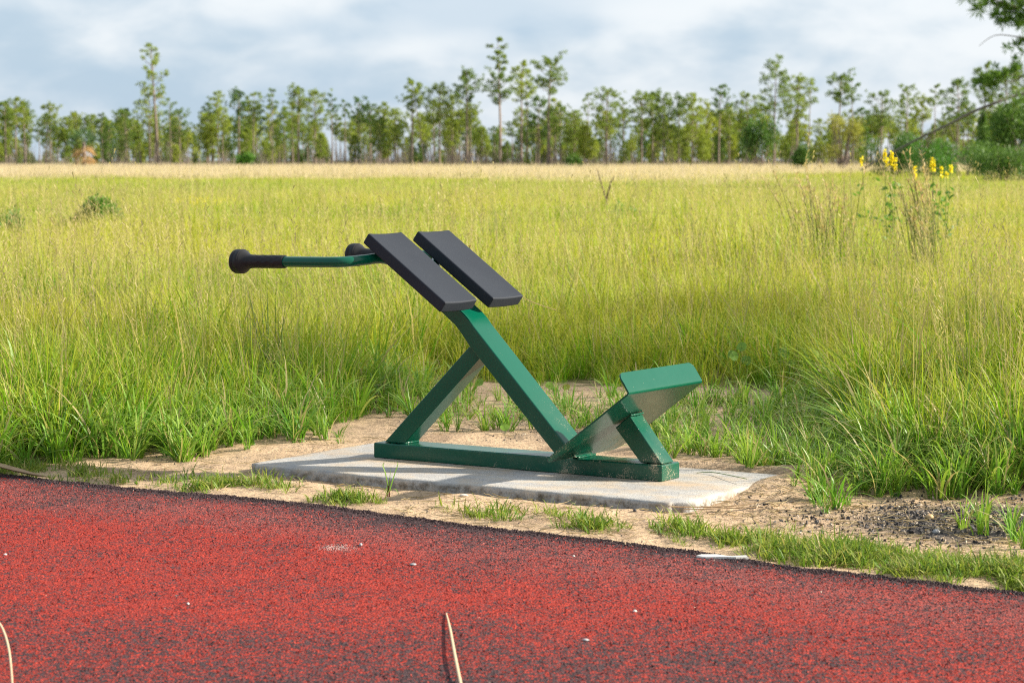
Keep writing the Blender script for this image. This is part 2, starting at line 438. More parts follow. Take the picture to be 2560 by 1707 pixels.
# sand banks up against the back of the slab and its right-hand corner
z += .064 * np.exp(-((s_ - 1.77) / .14) ** 2 - ((t_ - .30) / .30) ** 2) + .05 * np.exp(-((s_ - 1.45) / .5) ** 2 - ((t_ - .56) / .09) ** 2)
et = track_edge(x) - y
z = np.where((y > 4) & (y < 14), np.where(et > .02, -.03, z * np.clip(-et / .15, .25, 1)), z)
z = np.where(y <= 4, -.03, z)
sand = np.clip(1 - (be + 25) / 60, 0, 1)
sand = np.where(et > 0, 1, sand)
gp = proj(np.stack([x, np.maximum(y, 4), 0 * x], 1))
grit = 1.25 * np.exp(-((gp[:, 0] - 2240) / 300) ** 2 - ((gp[:, 1] - 1198) / 46) ** 2) + .8 * np.exp(-((gp[:, 0] - 1330) / 140) ** 2 - ((gp[:, 1] - 1005) / 16) ** 2)
grit += .6 * np.exp(-((gp[:, 0] - 1800) / 160) ** 2 - ((gp[:, 1] - 955) / 30) ** 2) + .45 * np.exp(-((gp[:, 0] - 330) / 110) ** 2 - ((gp[:, 1] - 1042) / 14) ** 2)
nx, ny = len(xs), len(ys)
ii = (np.arange(ny - 1)[:, None] * nx + np.arange(nx - 1)[None]).ravel()
faces = np.stack([ii, ii + 1, ii + nx + 1, ii + nx], 1).tolist()
gr = mesh_obj('ground', np.stack([x, y, z], 1), faces, M['ground'], smooth=True, attrs={'sand': sand, 'grit': grit})
tag(gr, 'sandy ground running out under the wide meadow to the horizon', 'ground', kind='structure')
_gx, _gy, _gz = xs, ys, z.reshape(ny, nx)
def gz(px, py):
    px, py = np.atleast_1d(np.asarray(px, float)), np.atleast_1d(np.asarray(py, float))
    i = np.clip(np.searchsorted(_gx, px) - 1, 0, nx - 2); j = np.clip(np.searchsorted(_gy, py) - 1, 0, ny - 2)
    u, v = (px - _gx[i]) / (_gx[i + 1] - _gx[i]), (py - _gy[j]) / (_gy[j + 1] - _gy[j])
    return (_gz[j, i] * (1 - u) + _gz[j, i + 1] * u) * (1 - v) + (_gz[j + 1, i] * (1 - u) + _gz[j + 1, i + 1] * u) * v
def on_ground(px, py, dz=0.0):
    a, b = ground_at(px, py); return (a, b, float(gz(a, b)[0]) + dz)

# rubber path
def track_wear(x, y, r):
    """share of black and of dusty fading at distance r from the path's far edge"""
    x, y, r = np.asarray(x, float), np.asarray(y, float), np.asarray(r, float)
    n1, n2 = vnoise(x, y, 1.4, 81), vnoise(x, y, 3.1, 82)
    w = n1 * .6 + n2 * .4 - .5
    low = np.clip((6.9 + 1.2 * w - y) / 1.1, 0, 1)
    dark = .07 + .62 * np.exp(-(r / .13) ** 2) + .28 * np.exp(-(r / .50) ** 2) + .24 * low * (1 + 1.2 * w) + .40 * np.clip(w * 2.4, 0, 1)
    fade = np.clip(.95 * np.exp(-((r - .40) / .42) ** 2) + .7 * w - .1, 0, 1)
    return np.clip(dark, 0, 1), fade
cols = axis([(-7, -2.6, .4), (-2.6, 2.2, .012), (2.2, 5.0, .4)])
rows = np.concatenate([np.array([0, .01, .03, .06, .1, .2]), np.arange(.30, 3.8, .10), np.arange(4, 12, 1.0)])
V, dk, er = [], [], []
for xx in cols:
    e = float(track_edge(xx)) + (float(vnoise(xx, 0, 16, 5)) - .5) * .035 + (float(vnoise(xx, 3, 60, 6)) - .5) * .022
    for k, r in enumerate(rows):
        V.append((xx, e - r, -.03 if k == 0 else .012 + .004 * min(1, r / .1) - .006 * (k == 1)))
        er.append(r)
nr = len(rows); F = []
for i in range(len(cols) - 1):
    for k in range(nr - 1):
        a = i * nr + k; F.append((a + 1, a + nr + 1, a + nr, a))
VA = np.array(V); dk, fd = track_wear(VA[:, 0], VA[:, 1], er)
tr = mesh_obj('rubber_path', V, F, M['rubber'], smooth=True, attrs={'dark': dk, 'fade': fd})
tag(tr, 'red poured rubber path flecked with black in the foreground', 'path', kind='structure')

# loose granules on the path surface (one mass)
def chunk(seed, n=7):
    r = np.random.RandomState(seed); bm = bmesh.new()
    for _ in range(n):
        v = r.randn(3); v /= np.linalg.norm(v); v *= (.8 + .4 * r.rand()); bm.verts.new((v[0], v[1] * .75, v[2] * .6))
    bmesh.ops.convex_hull(bm, input=bm.verts)
    return bm
N = 170000
px = rng.uniform(-2.3, 1.9, N); rr = rng.uniform(0, 1, N) ** 1.25 * 3.9 - .018
k = int(N * .16); rr[:k] = rng.exponential(.06, k) - .02
ed = track_edge(px) + (vnoise(px, 0 * px, 16, 5) - .5) * .035 + (vnoise(px, 0 * px + 3, 60, 6) - .5) * .022
py = ed - rr; keep = (py > 5.2) & (np.abs(px) < py * .25)
px, py, rr = px[keep], py[keep], rr[keep]; n = len(px)
dark, fade = track_wear(px, py, rr); dark = dark + .10
tint = np.where(rng.rand(n) < dark, rng.uniform(.64, .97, n), np.clip(np.where(rng.rand(n) < fade * .7, rng.uniform(.53, .62, n), rng.uniform(0, .5, n)), 0, .62))
tint[rng.rand(n) < .0012] = .99
sz = rng.uniform(.0022, .0050, n)
protos = [bm_obj('g', chunk(i), M['granule'], link=False) for i in range(6)]
scatter('rubber_granules', protos, np.stack([px, py, np.where(rr < 0, .003, .0145) + rng.uniform(-.002, .002, n)], 1), rng.uniform(0, 6.28, (n, 3)), np.stack([sz * 1.25, sz, sz], 1),
        rng.randint(0, 6, n), tint, 'loose red and black rubber granules over the path', 'rubber granules')

# ------------------------------------------------------------------ concrete slab
def st(s, t): return AO + EV * s + NV * t
ZS = .035
bm = bmesh.new()
sv, tv = np.arange(-.33, 1.7301, .02), np.arange(-.455, .4801, .02)
grid, hh = {}, {}
for i, s in enumerate(sv):
    for j, t in enumerate(tv):
        es = min(i, len(sv) - 1 - i); e_t = min(j, len(tv) - 1 - j); ed = min(es, e_t)
        zz = ZS - (.006 if ed == 0 else .0015 if ed == 1 else 0) + (float(vnoise(s, t, 6, 11)) - .5) * .003
        a = np.array([s, t])
        if ed == 0: a += (np.array([vnoise(s, t, 14, 12), vnoise(s, t, 14, 13)]) - .5) * .016
        for cs, ct in ((-.33, -.455), (1.73, -.455), (-.33, .475), (1.73, .475)):      # soft corners
            d = math.hypot(s - cs, t - ct)
            if d < .06: a += (np.array([.7, 0]) - a) * .05 * (1 - d / .06)
        grid[i, j] = bm.verts.new((a[0], a[1], zz))
for i in range(len(sv) - 1):
    for j in range(len(tv) - 1):
        bm.faces.new((grid[i, j], grid[i + 1, j], grid[i + 1, j + 1], grid[i, j + 1]))
loop = [(i, 0) for i in range(len(sv))] + [(len(sv) - 1, j) for j in range(1, len(tv))] + [(i, len(tv) - 1) for i in range(len(sv) - 2, -1, -1)] + [(0, j) for j in range(len(tv) - 2, 0, -1)]
rings = [[grid[l] for l in loop]]
for dz in (.012, .024, .036, .055):
    rings.append([bm.verts.new((v.co.x + (float(vnoise(v.co.x + dz * 40, v.co.y, 30, 14)) - .5) * .007, v.co.y + (float(vnoise(v.co.x, v.co.y + dz * 40, 30, 15)) - .5) * .009, v.co.z - dz)) for v in rings[0]])
L = len(loop)
for a, b in zip(rings, rings[1:]):
    for i in range(L): bm.faces.new((a[(i + 1) % L], a[i], b[i], b[(i + 1) % L]))
bm.verts.index_update()
edgeh = [0.0] * len(bm.verts)
for k_, rg in enumerate(rings):
    for v in rg: edgeh[v.index] = 0.35 if k_ == 0 else 1.0
slab = bm_obj('concrete_slab', bm, M['concrete'], smooth=True)
at = slab.data.attributes.new('h', 'FLOAT', 'POINT'); at.data.foreach_set('value', np.array(edgeh, np.float32))
slab.location = (AO[0], AO[1], 0); slab.rotation_euler = (0, 0, YAW)
tag(slab, 'flat weathered concrete pad under the green bench, set in sand', 'slab')

# ------------------------------------------------------------------ the back extension bench
bench = empty('exercise_bench', (AO[0], AO[1], ZS), YAW)
tag(bench, 'green steel back extension bench with two black pads and handles, bolted to the slab', 'exercise bench')
W = .144; TC = W / 2
def prism(name, prof, t0, t1, bev=.006, seg=2, material='green'):
    bm = bmesh.new()
    lo = [bm.verts.new((s, t0, z)) for s, z in prof]; hi = [bm.verts.new((s, t1, z)) for s, z in prof]
    bm.faces.new(lo); bm.faces.new(hi[::-1]); n = len(prof)
    for i in range(n): bm.faces.new((lo[i], hi[i], hi[(i + 1) % n], lo[(i + 1) % n]))
    bmesh.ops.recalc_face_normals(bm, faces=bm.faces)
    sharp = [e for e in bm.edges if e.calc_face_angle(0) > R(25)]
    bmesh.ops.bevel(bm, geom=sharp, offset=bev, segments=seg, affect='EDGES', profile=.5)
    o = bm_obj(name, bm, M[material], bench, smooth=True)
    o.data.polygons.foreach_set('use_smooth', [True] * len(o.data.polygons))
    m = o.modifiers.new('n', 'WEIGHTED_NORMAL'); m.keep_sharp = False
    return o
prism('base_beam', [(0, 0), (1.392, 0), (1.392, .065), (0, .064)], 0, W, .006)
prism('main_post', [(.11, .804), (.15, .857), (.46, .624), (.484, .602), (.508, .573), (1.001, .066), (.908, .066), (.488, .488), (.452, .533), (.415, .574)], TC - .070, TC + .070, .006)
prism('brace', [(.04, .0655), (.144, .0655), (.545, .463), (.497, .512)], TC - .051, TC + .051, .005)
prism('foot_post', [(1.166, .197), (1.232, .249), (1.380, .0665), (1.281, .0665)], TC - .049, TC + .049, .005)
# weld beads
for nm, pts in (('weld_bead', [(.145, TC - .051, .068), (.149, TC, .068), (.145, TC + .051, .068)]), ('weld_bead', [(1.236, TC - .049, .250), (1.240, TC, .250), (1.236, TC + .049, .250)]),
                ('weld_bead', [(1.005, 0.004, .068), (1.008, TC, .069), (1.005, W - .004, .068)])):
    pp = [Vector(pts[0]).lerp(Vector(pts[1]), k / 6) for k in range(6)] + [Vector(pts[1]).lerp(Vector(pts[2]), k / 6) for k in range(7)]
    V, F = frame_tube(pp, [.0045 + .0012 * math.sin(k * 2.3) for k in range(13)], 6)
    mesh_obj(nm, V, F, M['green'], bench, True)

# foot plate: a sheet rising to a bend and a lip turned back over
def sheet(name, path, hwf, th, n_across=16):
    """path: list of (s,z); hwf(k,len) half width per row"""
    P = [Vector((a, 0, b)) for a, b in path]; ln = [0]
    for a, b in zip(P, P[1:]): ln.append(ln[-1] + (b - a).length)
    V, F = [], []; rows = len(P)
    for side in (0, 1):
        for i, p in enumerate(P):
            t = (P[min(i + 1, rows - 1)] - P[max(i - 1, 0)]).normalized(); nrm = Vector((-t.z, 0, t.x))
            q = p + nrm * (th if side else 0)
            hw = hwf(ln[i], ln[-1])
            for k in range(n_across + 1):
                V.append((q.x, TC - hw + 2 * hw * k / n_across, q.z))
    m = n_across + 1
    for side in (0, 1):
        o = side * rows * m
        for i in range(rows - 1):
            for k in range(n_across):
                f = (o + i * m + k, o + i * m + k + 1, o + (i + 1) * m + k + 1, o + (i + 1) * m + k)
                F.append(f if side else f[::-1])
    o = rows * m
    for i in range(rows - 1):
        a = i * m; F.append((a, a + m, a + m + o, a + o)); a = i * m + m - 1; F.append((a, a + o, a + m + o, a + m))
    for k in range(n_across):
        F.append((k, k + o, k + 1 + o, k + 1)); a = (rows - 1) * m + k; F.append((a, a + 1, a + 1 + o, a + o))
    ob = mesh_obj(name, V, F, M['green'], bench, True)
    b = ob.modifiers.new('b', 'BEVEL'); b.width = .0022; b.segments = 2; b.limit_method = 'ANGLE'; b.angle_limit = R(50)
    w = ob.modifiers.new('n', 'WEIGHTED_NORMAL')
    return ob
p0, pb, pl = Vector((.985, .0675)), Vector((1.3745, .3625)), Vector((1.3235, .4385))
d1, d2 = (pb - p0).normalized(), (pl - pb).normalized(); rb = .014
path = [p0 + d1 * (.055 * (1 - math.cos(k / 8 * math.pi / 2))) for k in range(9)]
path += [p0.lerp(pb - d1 * rb, .055 / (pb - p0).length + (1 - .055 / (pb - p0).length) * k / 8) for k in range(1, 9)]
for k in range(1, 6):
    u = k / 6; path.append((pb - d1 * rb) * (1 - u) ** 2 + pb * 2 * u * (1 - u) + (pb + d2 * rb) * u * u)
l2 = (pl - pb).length; cr = .03
path += [pb + d2 * (rb + (l2 - cr - rb) * k / 3) for k in range(4)]
path += [pb + d2 * (l2 - cr + cr * math.sin(k / 7 * math.pi / 2)) for k in range(1, 8)]
def hwf(l, tot):
    hw = .292
    if l < .055: hw -= .055 * (1 - math.sqrt(max(0, 1 - ((.055 - l) / .055) ** 2)))
    if l > tot - cr: hw -= cr * (1 - math.sqrt(max(0, 1 - ((l - tot + cr) / cr) ** 2)))
    return hw
sheet('foot_plate', [(p.x, p.y) for p in path], hwf, .007)

# pads
pa, pbm = Vector((.139, .9535)), Vector((.5215, .682)); pd = (pbm - pa).normalized(); pn = Vector((-pd.y, pd.x)); plen = (pbm - pa).length
def pad(t0, t1):
    bm = bmesh.new(); nu, nv = 14, 10; G_ = {}
    for si, off in ((0, 0), (1, -.050)):
        for i in range(nu + 1):
            for j in range(nv + 1):
                u, v = i / nu, j / nv
                sag = -.0045 * (1 - (2 * v - 1) ** 2)
                p = pa + pd * (plen * u) + pn * (off + sag)
                G_[si, i, j] = bm.verts.new((p.x, t0 + (t1 - t0) * v, p.y))
    for i in range(nu):
        for j in range(nv):
            bm.faces.new([G_[0, a, b] for a, b in ((i, j), (i + 1, j), (i + 1, j + 1), (i, j + 1))])
            bm.faces.new([G_[1, a, b] for a, b in ((i, j), (i, j + 1), (i + 1, j + 1), (i + 1, j))])
    for i in range(nu):
        for j in (0, nv): bm.faces.new([G_[0, i, j], G_[1, i, j], G_[1, i + 1, j], G_[0, i + 1, j]])
    for j in range(nv):
        for i in (0, nu): bm.faces.new([G_[0, i, j], G_[1, i, j], G_[1, i, j + 1], G_[0, i, j + 1]])
    bmesh.ops.recalc_face_normals(bm, faces=bm.faces)
    bmesh.ops.bevel(bm, geom=[e for e in bm.edges if e.calc_face_angle(0) > R(45)], offset=.0075, segments=3, affect='EDGES', profile=.55)
    o = bm_obj('pad', bm, M['pad'], bench, True)
    o.modifiers.new('n', 'WEIGHTED_NORMAL')
    return o
p1 = pad(TC - .290, TC - .058); p2 = pad(TC + .058, TC + .290)
for t0 in (TC - .26, TC + .09):        # mounting plates under the pads
    a = pa + pd * .08 - pn * .052; b = pa + pd * (plen - .08) - pn * .052
    prism('mounting_plate', [(a.x, a.y), (b.x, b.y), (b.x - pn.x * .008, b.y - pn.y * .008), (a.x - pn.x * .008, a.y - pn.y * .008)], t0, t0 + .17, .002, 1)

# handlebar: a tube bent out on both sides and forward
def spline(P, n=8):
    P = [Vector(p) for p in P]; out = []
    for i in range(len(P) - 1):
        a, b, c, d = P[max(i - 1, 0)], P[i], P[i + 1], P[min(i + 2, len(P) - 1)]
        for k in range(n):
            t = k / n; out.append(.5 * ((2 * b) + (c - a) * t + (2 * a - 5 * b + 4 * c - d) * t * t + (3 * b - a - 3 * c + d) * t ** 3))
    out.append(P[-1]); return out
side = [(-.36, -.400, .8295), (-.15, -.400, .833), (.02, -.399, .8355), (.085, -.372, .838), (.12, -.29, .843), (.15, -.20, .846), (.20, -.10, .815), (.24, 0, .785)]
pts = spline([(s, TC + t, z) for s, t, z in side] + [(s, TC - t, z) for s, t, z in side[-2::-1]])
V, F = frame_tube(pts, .0218, 16)
mesh_obj('handlebar', V, F, M['green'], bench, True)
for sg in (-1, 1):
    # lathe profile along the bar: sleeve with moulded bumps, flared end
    prof = [(-.205, .0225), (-.206, .0268), (-.214, .0275)]
    prof += [(-.22 - .006 * k, .0275) for k in range(24)]
    prof += [(-.374, .0282), (-.386, .0292), (-.396, .0318), (-.405, .0362), (-.412, .0412), (-.418, .0460), (-.422, .0492), (-.425, .0500)]
    cap_prof = [(-.425, .0490), (-.4255, .0508), (-.428, .0514), (-.446, .0514), (-.4465, .0500), (-.449, .0500), (-.4495, .0514), (-.462, .0506), (-.467, .0475), (-.470, .040), (-.472, .022), (-.4725, .001)]
    def lathe(prof, bumps):
        V, F, ns = [], [], 32
        for i, (s, r) in enumerate(prof):
            for k in range(ns):
                a = 2 * math.pi * k / ns
                rr = r
                if bumps and 3 <= i <= 24: rr -= .0030 * max(0, math.sin(a * 8 + (math.pi if ((i - 3) // 4) % 2 else 0))) * max(0, math.sin((i - 3) % 4 / 4 * math.pi + .2))
                zc = .8295 + (s + .36) * .0165
                V.append((s, TC + sg * .400 + rr * math.cos(a), zc + rr * math.sin(a)))
        for i in range(len(prof) - 1):
            for k in range(ns):
                a, b = i * ns + k, i * ns + (k + 1) % ns; F.append((a, b, b + ns, a + ns))
        F.append(tuple(range(ns))); F.append(tuple(range((len(prof) - 1) * ns, len(prof) * ns))[::-1])
        return V, F
    V, F = lathe(prof, True); gp_ = mesh_obj('grip', V, F, M['grip'], bench, True)
    V, F = lathe(cap_prof, False); mesh_obj('end_cap', V, F, M['grip'], gp_, True)

# ------------------------------------------------------------------ grasses
def blade_clump(seed, n, radius, h0, h1, width, lean=.35, droop=.5, segs=3, material='meadow', wind=(0, 0), heads=0):
    r = random.Random(seed); mb = MB()
    for i in range(n):
        a = r.uniform(0, 6.283); d = radius * math.sqrt(r.random())
        bx, by = d * math.cos(a), d * math.sin(a)
        h = r.uniform(h0, h1); az = r.uniform(0, 6.283)
        ln = lean * (r.random() ** .8)
        dx, dy = math.cos(az) * ln + wind[0] + .35 * math.cos(a) * d / max(radius, 1e-4) * lean, math.sin(az) * ln + wind[1] + .35 * math.sin(a) * d / max(radius, 1e-4) * lean
        dr = droop * r.uniform(.3, 1.2); w = width * r.uniform(.65, 1.25)
        sx, sy = math.cos(az + 1.3), math.sin(az + 1.3); tw = r.uniform(-.6, .6)
        V, A = [], []
        for k in range(segs + 1):
            u = k / segs; q = u * u
            z = h * (u - .5 * dr * q * u) ; ex = h * (u * .45 + q * dr * .9)
            cx, cy = bx + dx * ex, by + dy * ex
            ww = w * (1 - u ** 1.8) * (.75 + .5 * min(1, u * 3)) * .5
            c, s = math.cos(tw * u), math.sin(tw * u); ox, oy = (sx * c - sy * s) * ww, (sx * s + sy * c) * ww
            if k < segs: V += [(cx - ox, cy - oy, z), (cx + ox, cy + oy, z)]; A += [u, u]
            else: V.append((cx, cy, z)); A.append(1.0)
        F = [(2 * k, 2 * k + 1, 2 * k + 3, 2 * k + 2) for k in range(segs - 1)] + [(2 * segs - 2, 2 * segs - 1, 2 * segs)]
        mb.add(V, F, A, r.random())
    for i in range(heads):      # seed-bearing stalks
        a = r.uniform(0, 6.283); d = radius * math.sqrt(r.random()); bx, by = d * math.cos(a), d * math.sin(a)
        h = h1 * r.uniform(1.05, 1.5); az = r.uniform(0, 6.283); l = r.uniform(.02, .22)
        tip = Vector((bx + math.cos(az) * l * h + wind[0] * h, by + math.sin(az) * l * h + wind[1] * h, h))
        b0 = Vector((bx, by, 0)); side = Vector((-math.sin(az), math.cos(az), 0)) * width * .3
        mb.add([b0 - side, b0 + side, tip], [(0, 1, 2)], [.6, .6, 1], .97)
        for k in range(7):
            p = b0.lerp(tip, 1 - .035 * k); o = Vector((r.uniform(-1, 1), r.uniform(-1, 1), r.uniform(.2, 1.4))).normalized() * h * r.uniform(.02, .045)
            mb.add([p, p + o + side * 1.5, p + o * 1.1 - side * 1.5], [(0, 1, 2)], 1.0, .97)
    return mb.build('clump', M[material], smooth=True, link=False)

rng = np.random.RandomState(21)
WIND = (-.16, -.02)

def wedge(n, d0, d1, margin=1.3, pad=1.0):
    d = np.sqrt(rng.uniform(d0 * d0, d1 * d1, n)); half = d * 1280 / FPX * margin + pad
    return rng.uniform(-1, 1, n) * half, d
def rots(n, tilt=.12):
    return np.stack([rng.normal(0, tilt, n), rng.normal(0, tilt, n), rng.uniform(0, 6.283, n)], 1)

# near meadow: fine, thin, yellow-green
protos = [blade_clump(100 + i, 24 + 4 * (i % 3), (.045, .08, .11)[i % 3], .16, .60, .0062, .72, .8, 4, 'meadow', (0, 0), heads=(2 if i % 3 == 0 else 0)) for i in range(12)]
px, py = wedge(12500, 9.0, 21, 1.25, .8)
be = behind_edge(px, py)
keep = (be > rng.uniform(-4, 14, len(px))) & (py - track_edge(px) > .05)
px, py, be = px[keep], py[keep], be[keep]; n = len(px)
sc = np.clip(.45 + be / 80, .45, 1.0) * rng.uniform(.62, 1.22, n) * (.72 + .5 * vnoise(px, py, 1.1, 31))
tn = np.clip(.10 + .60 * np.clip((py - 10.5) / 3.5, 0, 1) + .9 * (vnoise(px, py, .55, 32) - .5) + .7 * (vnoise(px, py, 2.2, 33) - .5) + rng.normal(0, .22, n), 0, 1)
cl_ = vnoise(px, py, 1.7, 35); tus = rng.rand(n) < np.clip((cl_ - .58) * 1.6, 0, .5)
tn = np.where(tus, rng.uniform(-.5, .05, n), tn); sc = np.where(tus, sc * 1.18, sc)
dead = rng.rand(n) < .05 * (vnoise(px, py, .9, 36) > .55); tn = np.where(dead, 1.5, tn)
scatter('meadow_grass', protos, np.stack([px, py, gz(px, py) - .01], 1), rots(n), np.stack([sc * 1.05, sc * 1.05, sc], 1), rng.randint(0, 12, n), tn,
        'fine yellow-green meadow grass standing close behind the slab', 'grass')

# broad-bladed bright tufts along the meadow's front edge and on the bare sand
protos = [blade_clump(200 + i, 13 + 4 * (i % 4), (.02, .035, .05)[i % 3], .12, .42, .0105, .85, 1.1, 6, 'verge') for i in range(12)]
px, py = wedge(5200, 8.2, 12.5, 1.2, .5)
be = behind_edge(px, py)
dens = np.where(be > 0, np.clip(1.0 - be / 110, 0, 1), 0)
keep = (rng.rand(len(px)) < dens) & (py - track_edge(px) > .10)
tufts = [np.stack([px, py], 1)[keep]]
def box_pts(x0, x1, y0, y1, k, clus=0):
    q = np.stack([rng.uniform(x0, x1, k), rng.uniform(y0, y1, k)], 1)
    return np.array([ground_at(a, b) for a, b in q])
TB = [(870, 1080, 900, 965, 50), (1010, 1340, 920, 1000, 56), (1090, 1300, 985, 1000, 6), (1330, 1500, 900, 1000, 30), (1490, 1720, 925, 1062, 105), (1700, 1960, 930, 1090, 170), (1820, 2020, 990, 1135, 90),
      (1700, 1830, 1085, 1135, 12), (1820, 1960, 1120, 1180, 13), (640, 800, 985, 1024, 18), (470, 640, 1005, 1035, 20), (280, 480, 1030, 1060, 22), (1960, 2352, 1085, 1140, 110), (1640, 1680, 1125, 1155, 3), (2200, 2352, 1180, 1260, 7)]
tufts += [box_pts(*b) for b in TB]
T = np.concatenate(tufts)
ss, tt = (T - AO) @ EV, (T - AO) @ NV
T = T[~((ss > -.36) & (ss < 1.74) & (tt > -.48) & (tt < .50))]
px, py = T[:, 0], T[:, 1]; n = len(px)
be = behind_edge(px, py)
sc = rng.uniform(.45, 1.2, n) * np.clip(.85 + be / 200, .55, 1.15)
scatter('verge_tufts', protos, np.stack([px, py, gz(px, py) - .004], 1), rots(n, .15), np.stack([sc, sc, sc * rng.uniform(.8, 1.15, n)], 1), rng.randint(0, 12, n), np.clip(rng.normal(.4, .28, n), 0, 1),
        'bright green broad-bladed grass tufts around the slab and bare sand', 'grass')

# middle meadow
protos = [blade_clump(300 + i, 56, .20, .24, .58, .0085, .55, .6, 3, 'meadow', heads=(3 if i % 4 == 0 else 0)) for i in range(8)]
px, py = wedge(26000, 20, 66, 1.2, 1.5)
n = len(px)
sc = rng.uniform(.65, 1.3, n) * (.7 + .6 * vnoise(px, py, .3, 41))
tn = np.clip(.48 + 1.5 * (vnoise(px, py, .13, 42) - .5) + 1.1 * (vnoise(px, py, .45, 43) - .5) - .18 * np.clip((py - 35) / 25, 0, 1) + rng.normal(0, .12, n), 0, 1)
cl_ = vnoise(px, py, .7, 45); tus = rng.rand(n) < np.clip((cl_ - .60) * 1.8, 0, .55)
tn = np.where(tus, rng.uniform(-.3, .12, n), tn); sc = np.where(tus, sc * 1.22, sc)
scatter('distant_meadow', protos, np.stack([px, py, gz(px, py) - .01], 1), rots(n, .1), np.stack([sc, sc, sc], 1), rng.randint(0, 8, n), tn,
        'soft sunlit meadow grass filling the middle of the field', 'grass')
# far meadow
protos = [blade_clump(400 + i, 110, .62, .18, .40, .020, .34, .4, 2, 'meadow') for i in range(6)]
px, py = wedge(40000, 64, 330, 1.15, 3)
keep = rng.rand(len(px)) > np.clip((py - 100 - 90 * np.clip((px - 8) / 20, 0, 1)) / 60, 0, .75)
px, py = px[keep], py[keep]
n = len(px); sc = rng.uniform(.8, 1.2, n)
tn = np.clip(.12 + .5 * (vnoise(px, py, .035, 52) - .5) + .35 * (vnoise(px, py, .2, 53) - .5) + .35 * np.clip((py - 110) / 60, 0, 1) + rng.normal(0, .1, n), 0, 1)
scatter('far_meadow', protos, np.stack([px, py, gz(px, py)], 1), rots(n, .06), np.stack([sc * 1.3, sc * 1.3, sc], 1), rng.randint(0, 6, n), tn,
        'smooth bright green grass across the far half of the field', 'grass')
# tan seeding grass before the trees
protos = [blade_clump(500 + i, 70, .7, .30, .52, .024, .25, .4, 2, 'straw', heads=6) for i in range(6)]
px, py = wedge(24000, 85, 325, 1.15, 3)
keep = rng.rand(len(px)) < np.clip((py - 92 + 40 * (vnoise(px, py, .04, 61) - .5) - 90 * np.clip((px - 8) / 20, 0, 1)) / 45, 0, 1) * np.clip(vnoise(px, py, .09, 64) * 2.2 - .3, .12, 1)
px, py = px[keep], py[keep]; n = len(px); sc = rng.uniform(.75, 1.25, n)
scatter('straw_grass', protos, np.stack([px, py, gz(px, py)], 1), rots(n, .06), np.stack([sc * 1.4, sc * 1.4, sc], 1), rng.randint(0, 6, n), np.clip(rng.uniform(0, 1, n) + 1.2 * (vnoise(px, py, .06, 63) - .5), -.6, 1),
        'pale straw coloured grass band in front of the pine trees', 'grass')

# short lawn strip along the path and its loose patches
protos = [blade_clump(600 + i, 20, .035, .015, .075, .0036, .9, 1.0, 3, 'lawn') for i in range(7)]
band = [(1065, 1178, 7), (1130, 1181, 12), (1200, 1188, 13), (1300, 1205, 13), (1450, 1219, 14), (1560, 1228, 17), (1700, 1246, 22), (1850, 1270, 24), (2000, 1284, 26), (2150, 1306, 30), (2352, 1330, 32), (2560, 1360, 34)]
pts = []
for (x0, y0, w0), (x1, y1, w1) in zip(band, band[1:]):
    k = int((x1 - x0) * (w0 + w1) / 2 * .095)
    u = rng.rand(k); v = rng.normal(0, .62, k)
    pts += [(a, b) for a, b in zip(x0 + (x1 - x0) * u, y0 + (y1 - y0) * u + (w0 + (w1 - w0) * u) * v * .78)]
for x0, x1, y0, y1, k in ((310, 470, 1092, 1118, 60), (440, 630, 1108, 1136, 130), (735, 855, 1146, 1162, 60), (10, 270, 1072, 1104, 300), (-200, 40, 1066, 1086, 200), (1000, 1040, 1165, 1180, 12), (1530, 1600, 1195, 1215, 8)):
    cx, cy = (x0 + x1) / 2, (y0 + y1) / 2
    pts += [(cx + (x1 - x0) * .3 * rng.randn(), cy + (y1 - y0) * .27 * rng.randn()) for _ in range(k)]
T = np.array([ground_at(a, b) for a, b in pts]); T = T[(T[:, 1] - track_edge(T[:, 0])) > -.012]
keep = (vnoise(T[:, 0], T[:, 1], 6, 71) * .6 + vnoise(T[:, 0], T[:, 1], 17, 72) * .4) > rng.uniform(.36, .66, len(T))
T = T[keep]; px, py = T[:, 0], T[:, 1]; n = len(px); sc = rng.uniform(.35, 1.0, n) ** 1.3 * 1.35
scatter('lawn_strip', protos, np.stack([px, py, gz(px, py) - .002], 1), rots(n, .2), np.stack([sc * 1.1, sc * 1.1, sc], 1), rng.randint(0, 7, n), np.clip(rng.normal(.35, .3, n), 0, 1),
        'short creeping grass along the edge of the red path', 'grass')

# gravel and crumbs on the bare ground
protos = [bm_obj('g', chunk(50 + i, 9), M['gravel'], link=False) for i in range(6)]
pts, szs = [], []
def crumbs(cx, cy, sx, sy, k, s0, s1):
    for _ in range(k):
        pts.append((cx + sx * rng.randn(), cy + sy * rng.randn())); szs.append(s0 + (s1 - s0) * rng.rand() ** 2.5)
crumbs(2230, 1195, 160, 32, 4200, .0015, .012); crumbs(2090, 1190, 160, 26, 1500, .002, .013); crumbs(1950, 1185, 90, 22, 260, .002, .008)
crumbs(1330, 1000, 130, 12, 700, .002, .008); crumbs(1800, 960, 140, 26, 600, .002, .008); crumbs(330, 1048, 90, 10, 260, .002, .007); crumbs(1250, 950, 260, 30, 700, .0015, .006)
crumbs(1250, 1165, 420, 26, 500, .0010, .0045); crumbs(700, 1105, 200, 18, 260, .001, .004); crumbs(1750, 1200, 200, 25, 420, .0012, .006); crumbs(1100, 950, 160, 25, 260, .0015, .006)
T = np.array([ground_at(a, b) for a, b in pts]); szs = np.array(szs)
ss, tt = (T - AO) @ EV, (T - AO) @ NV
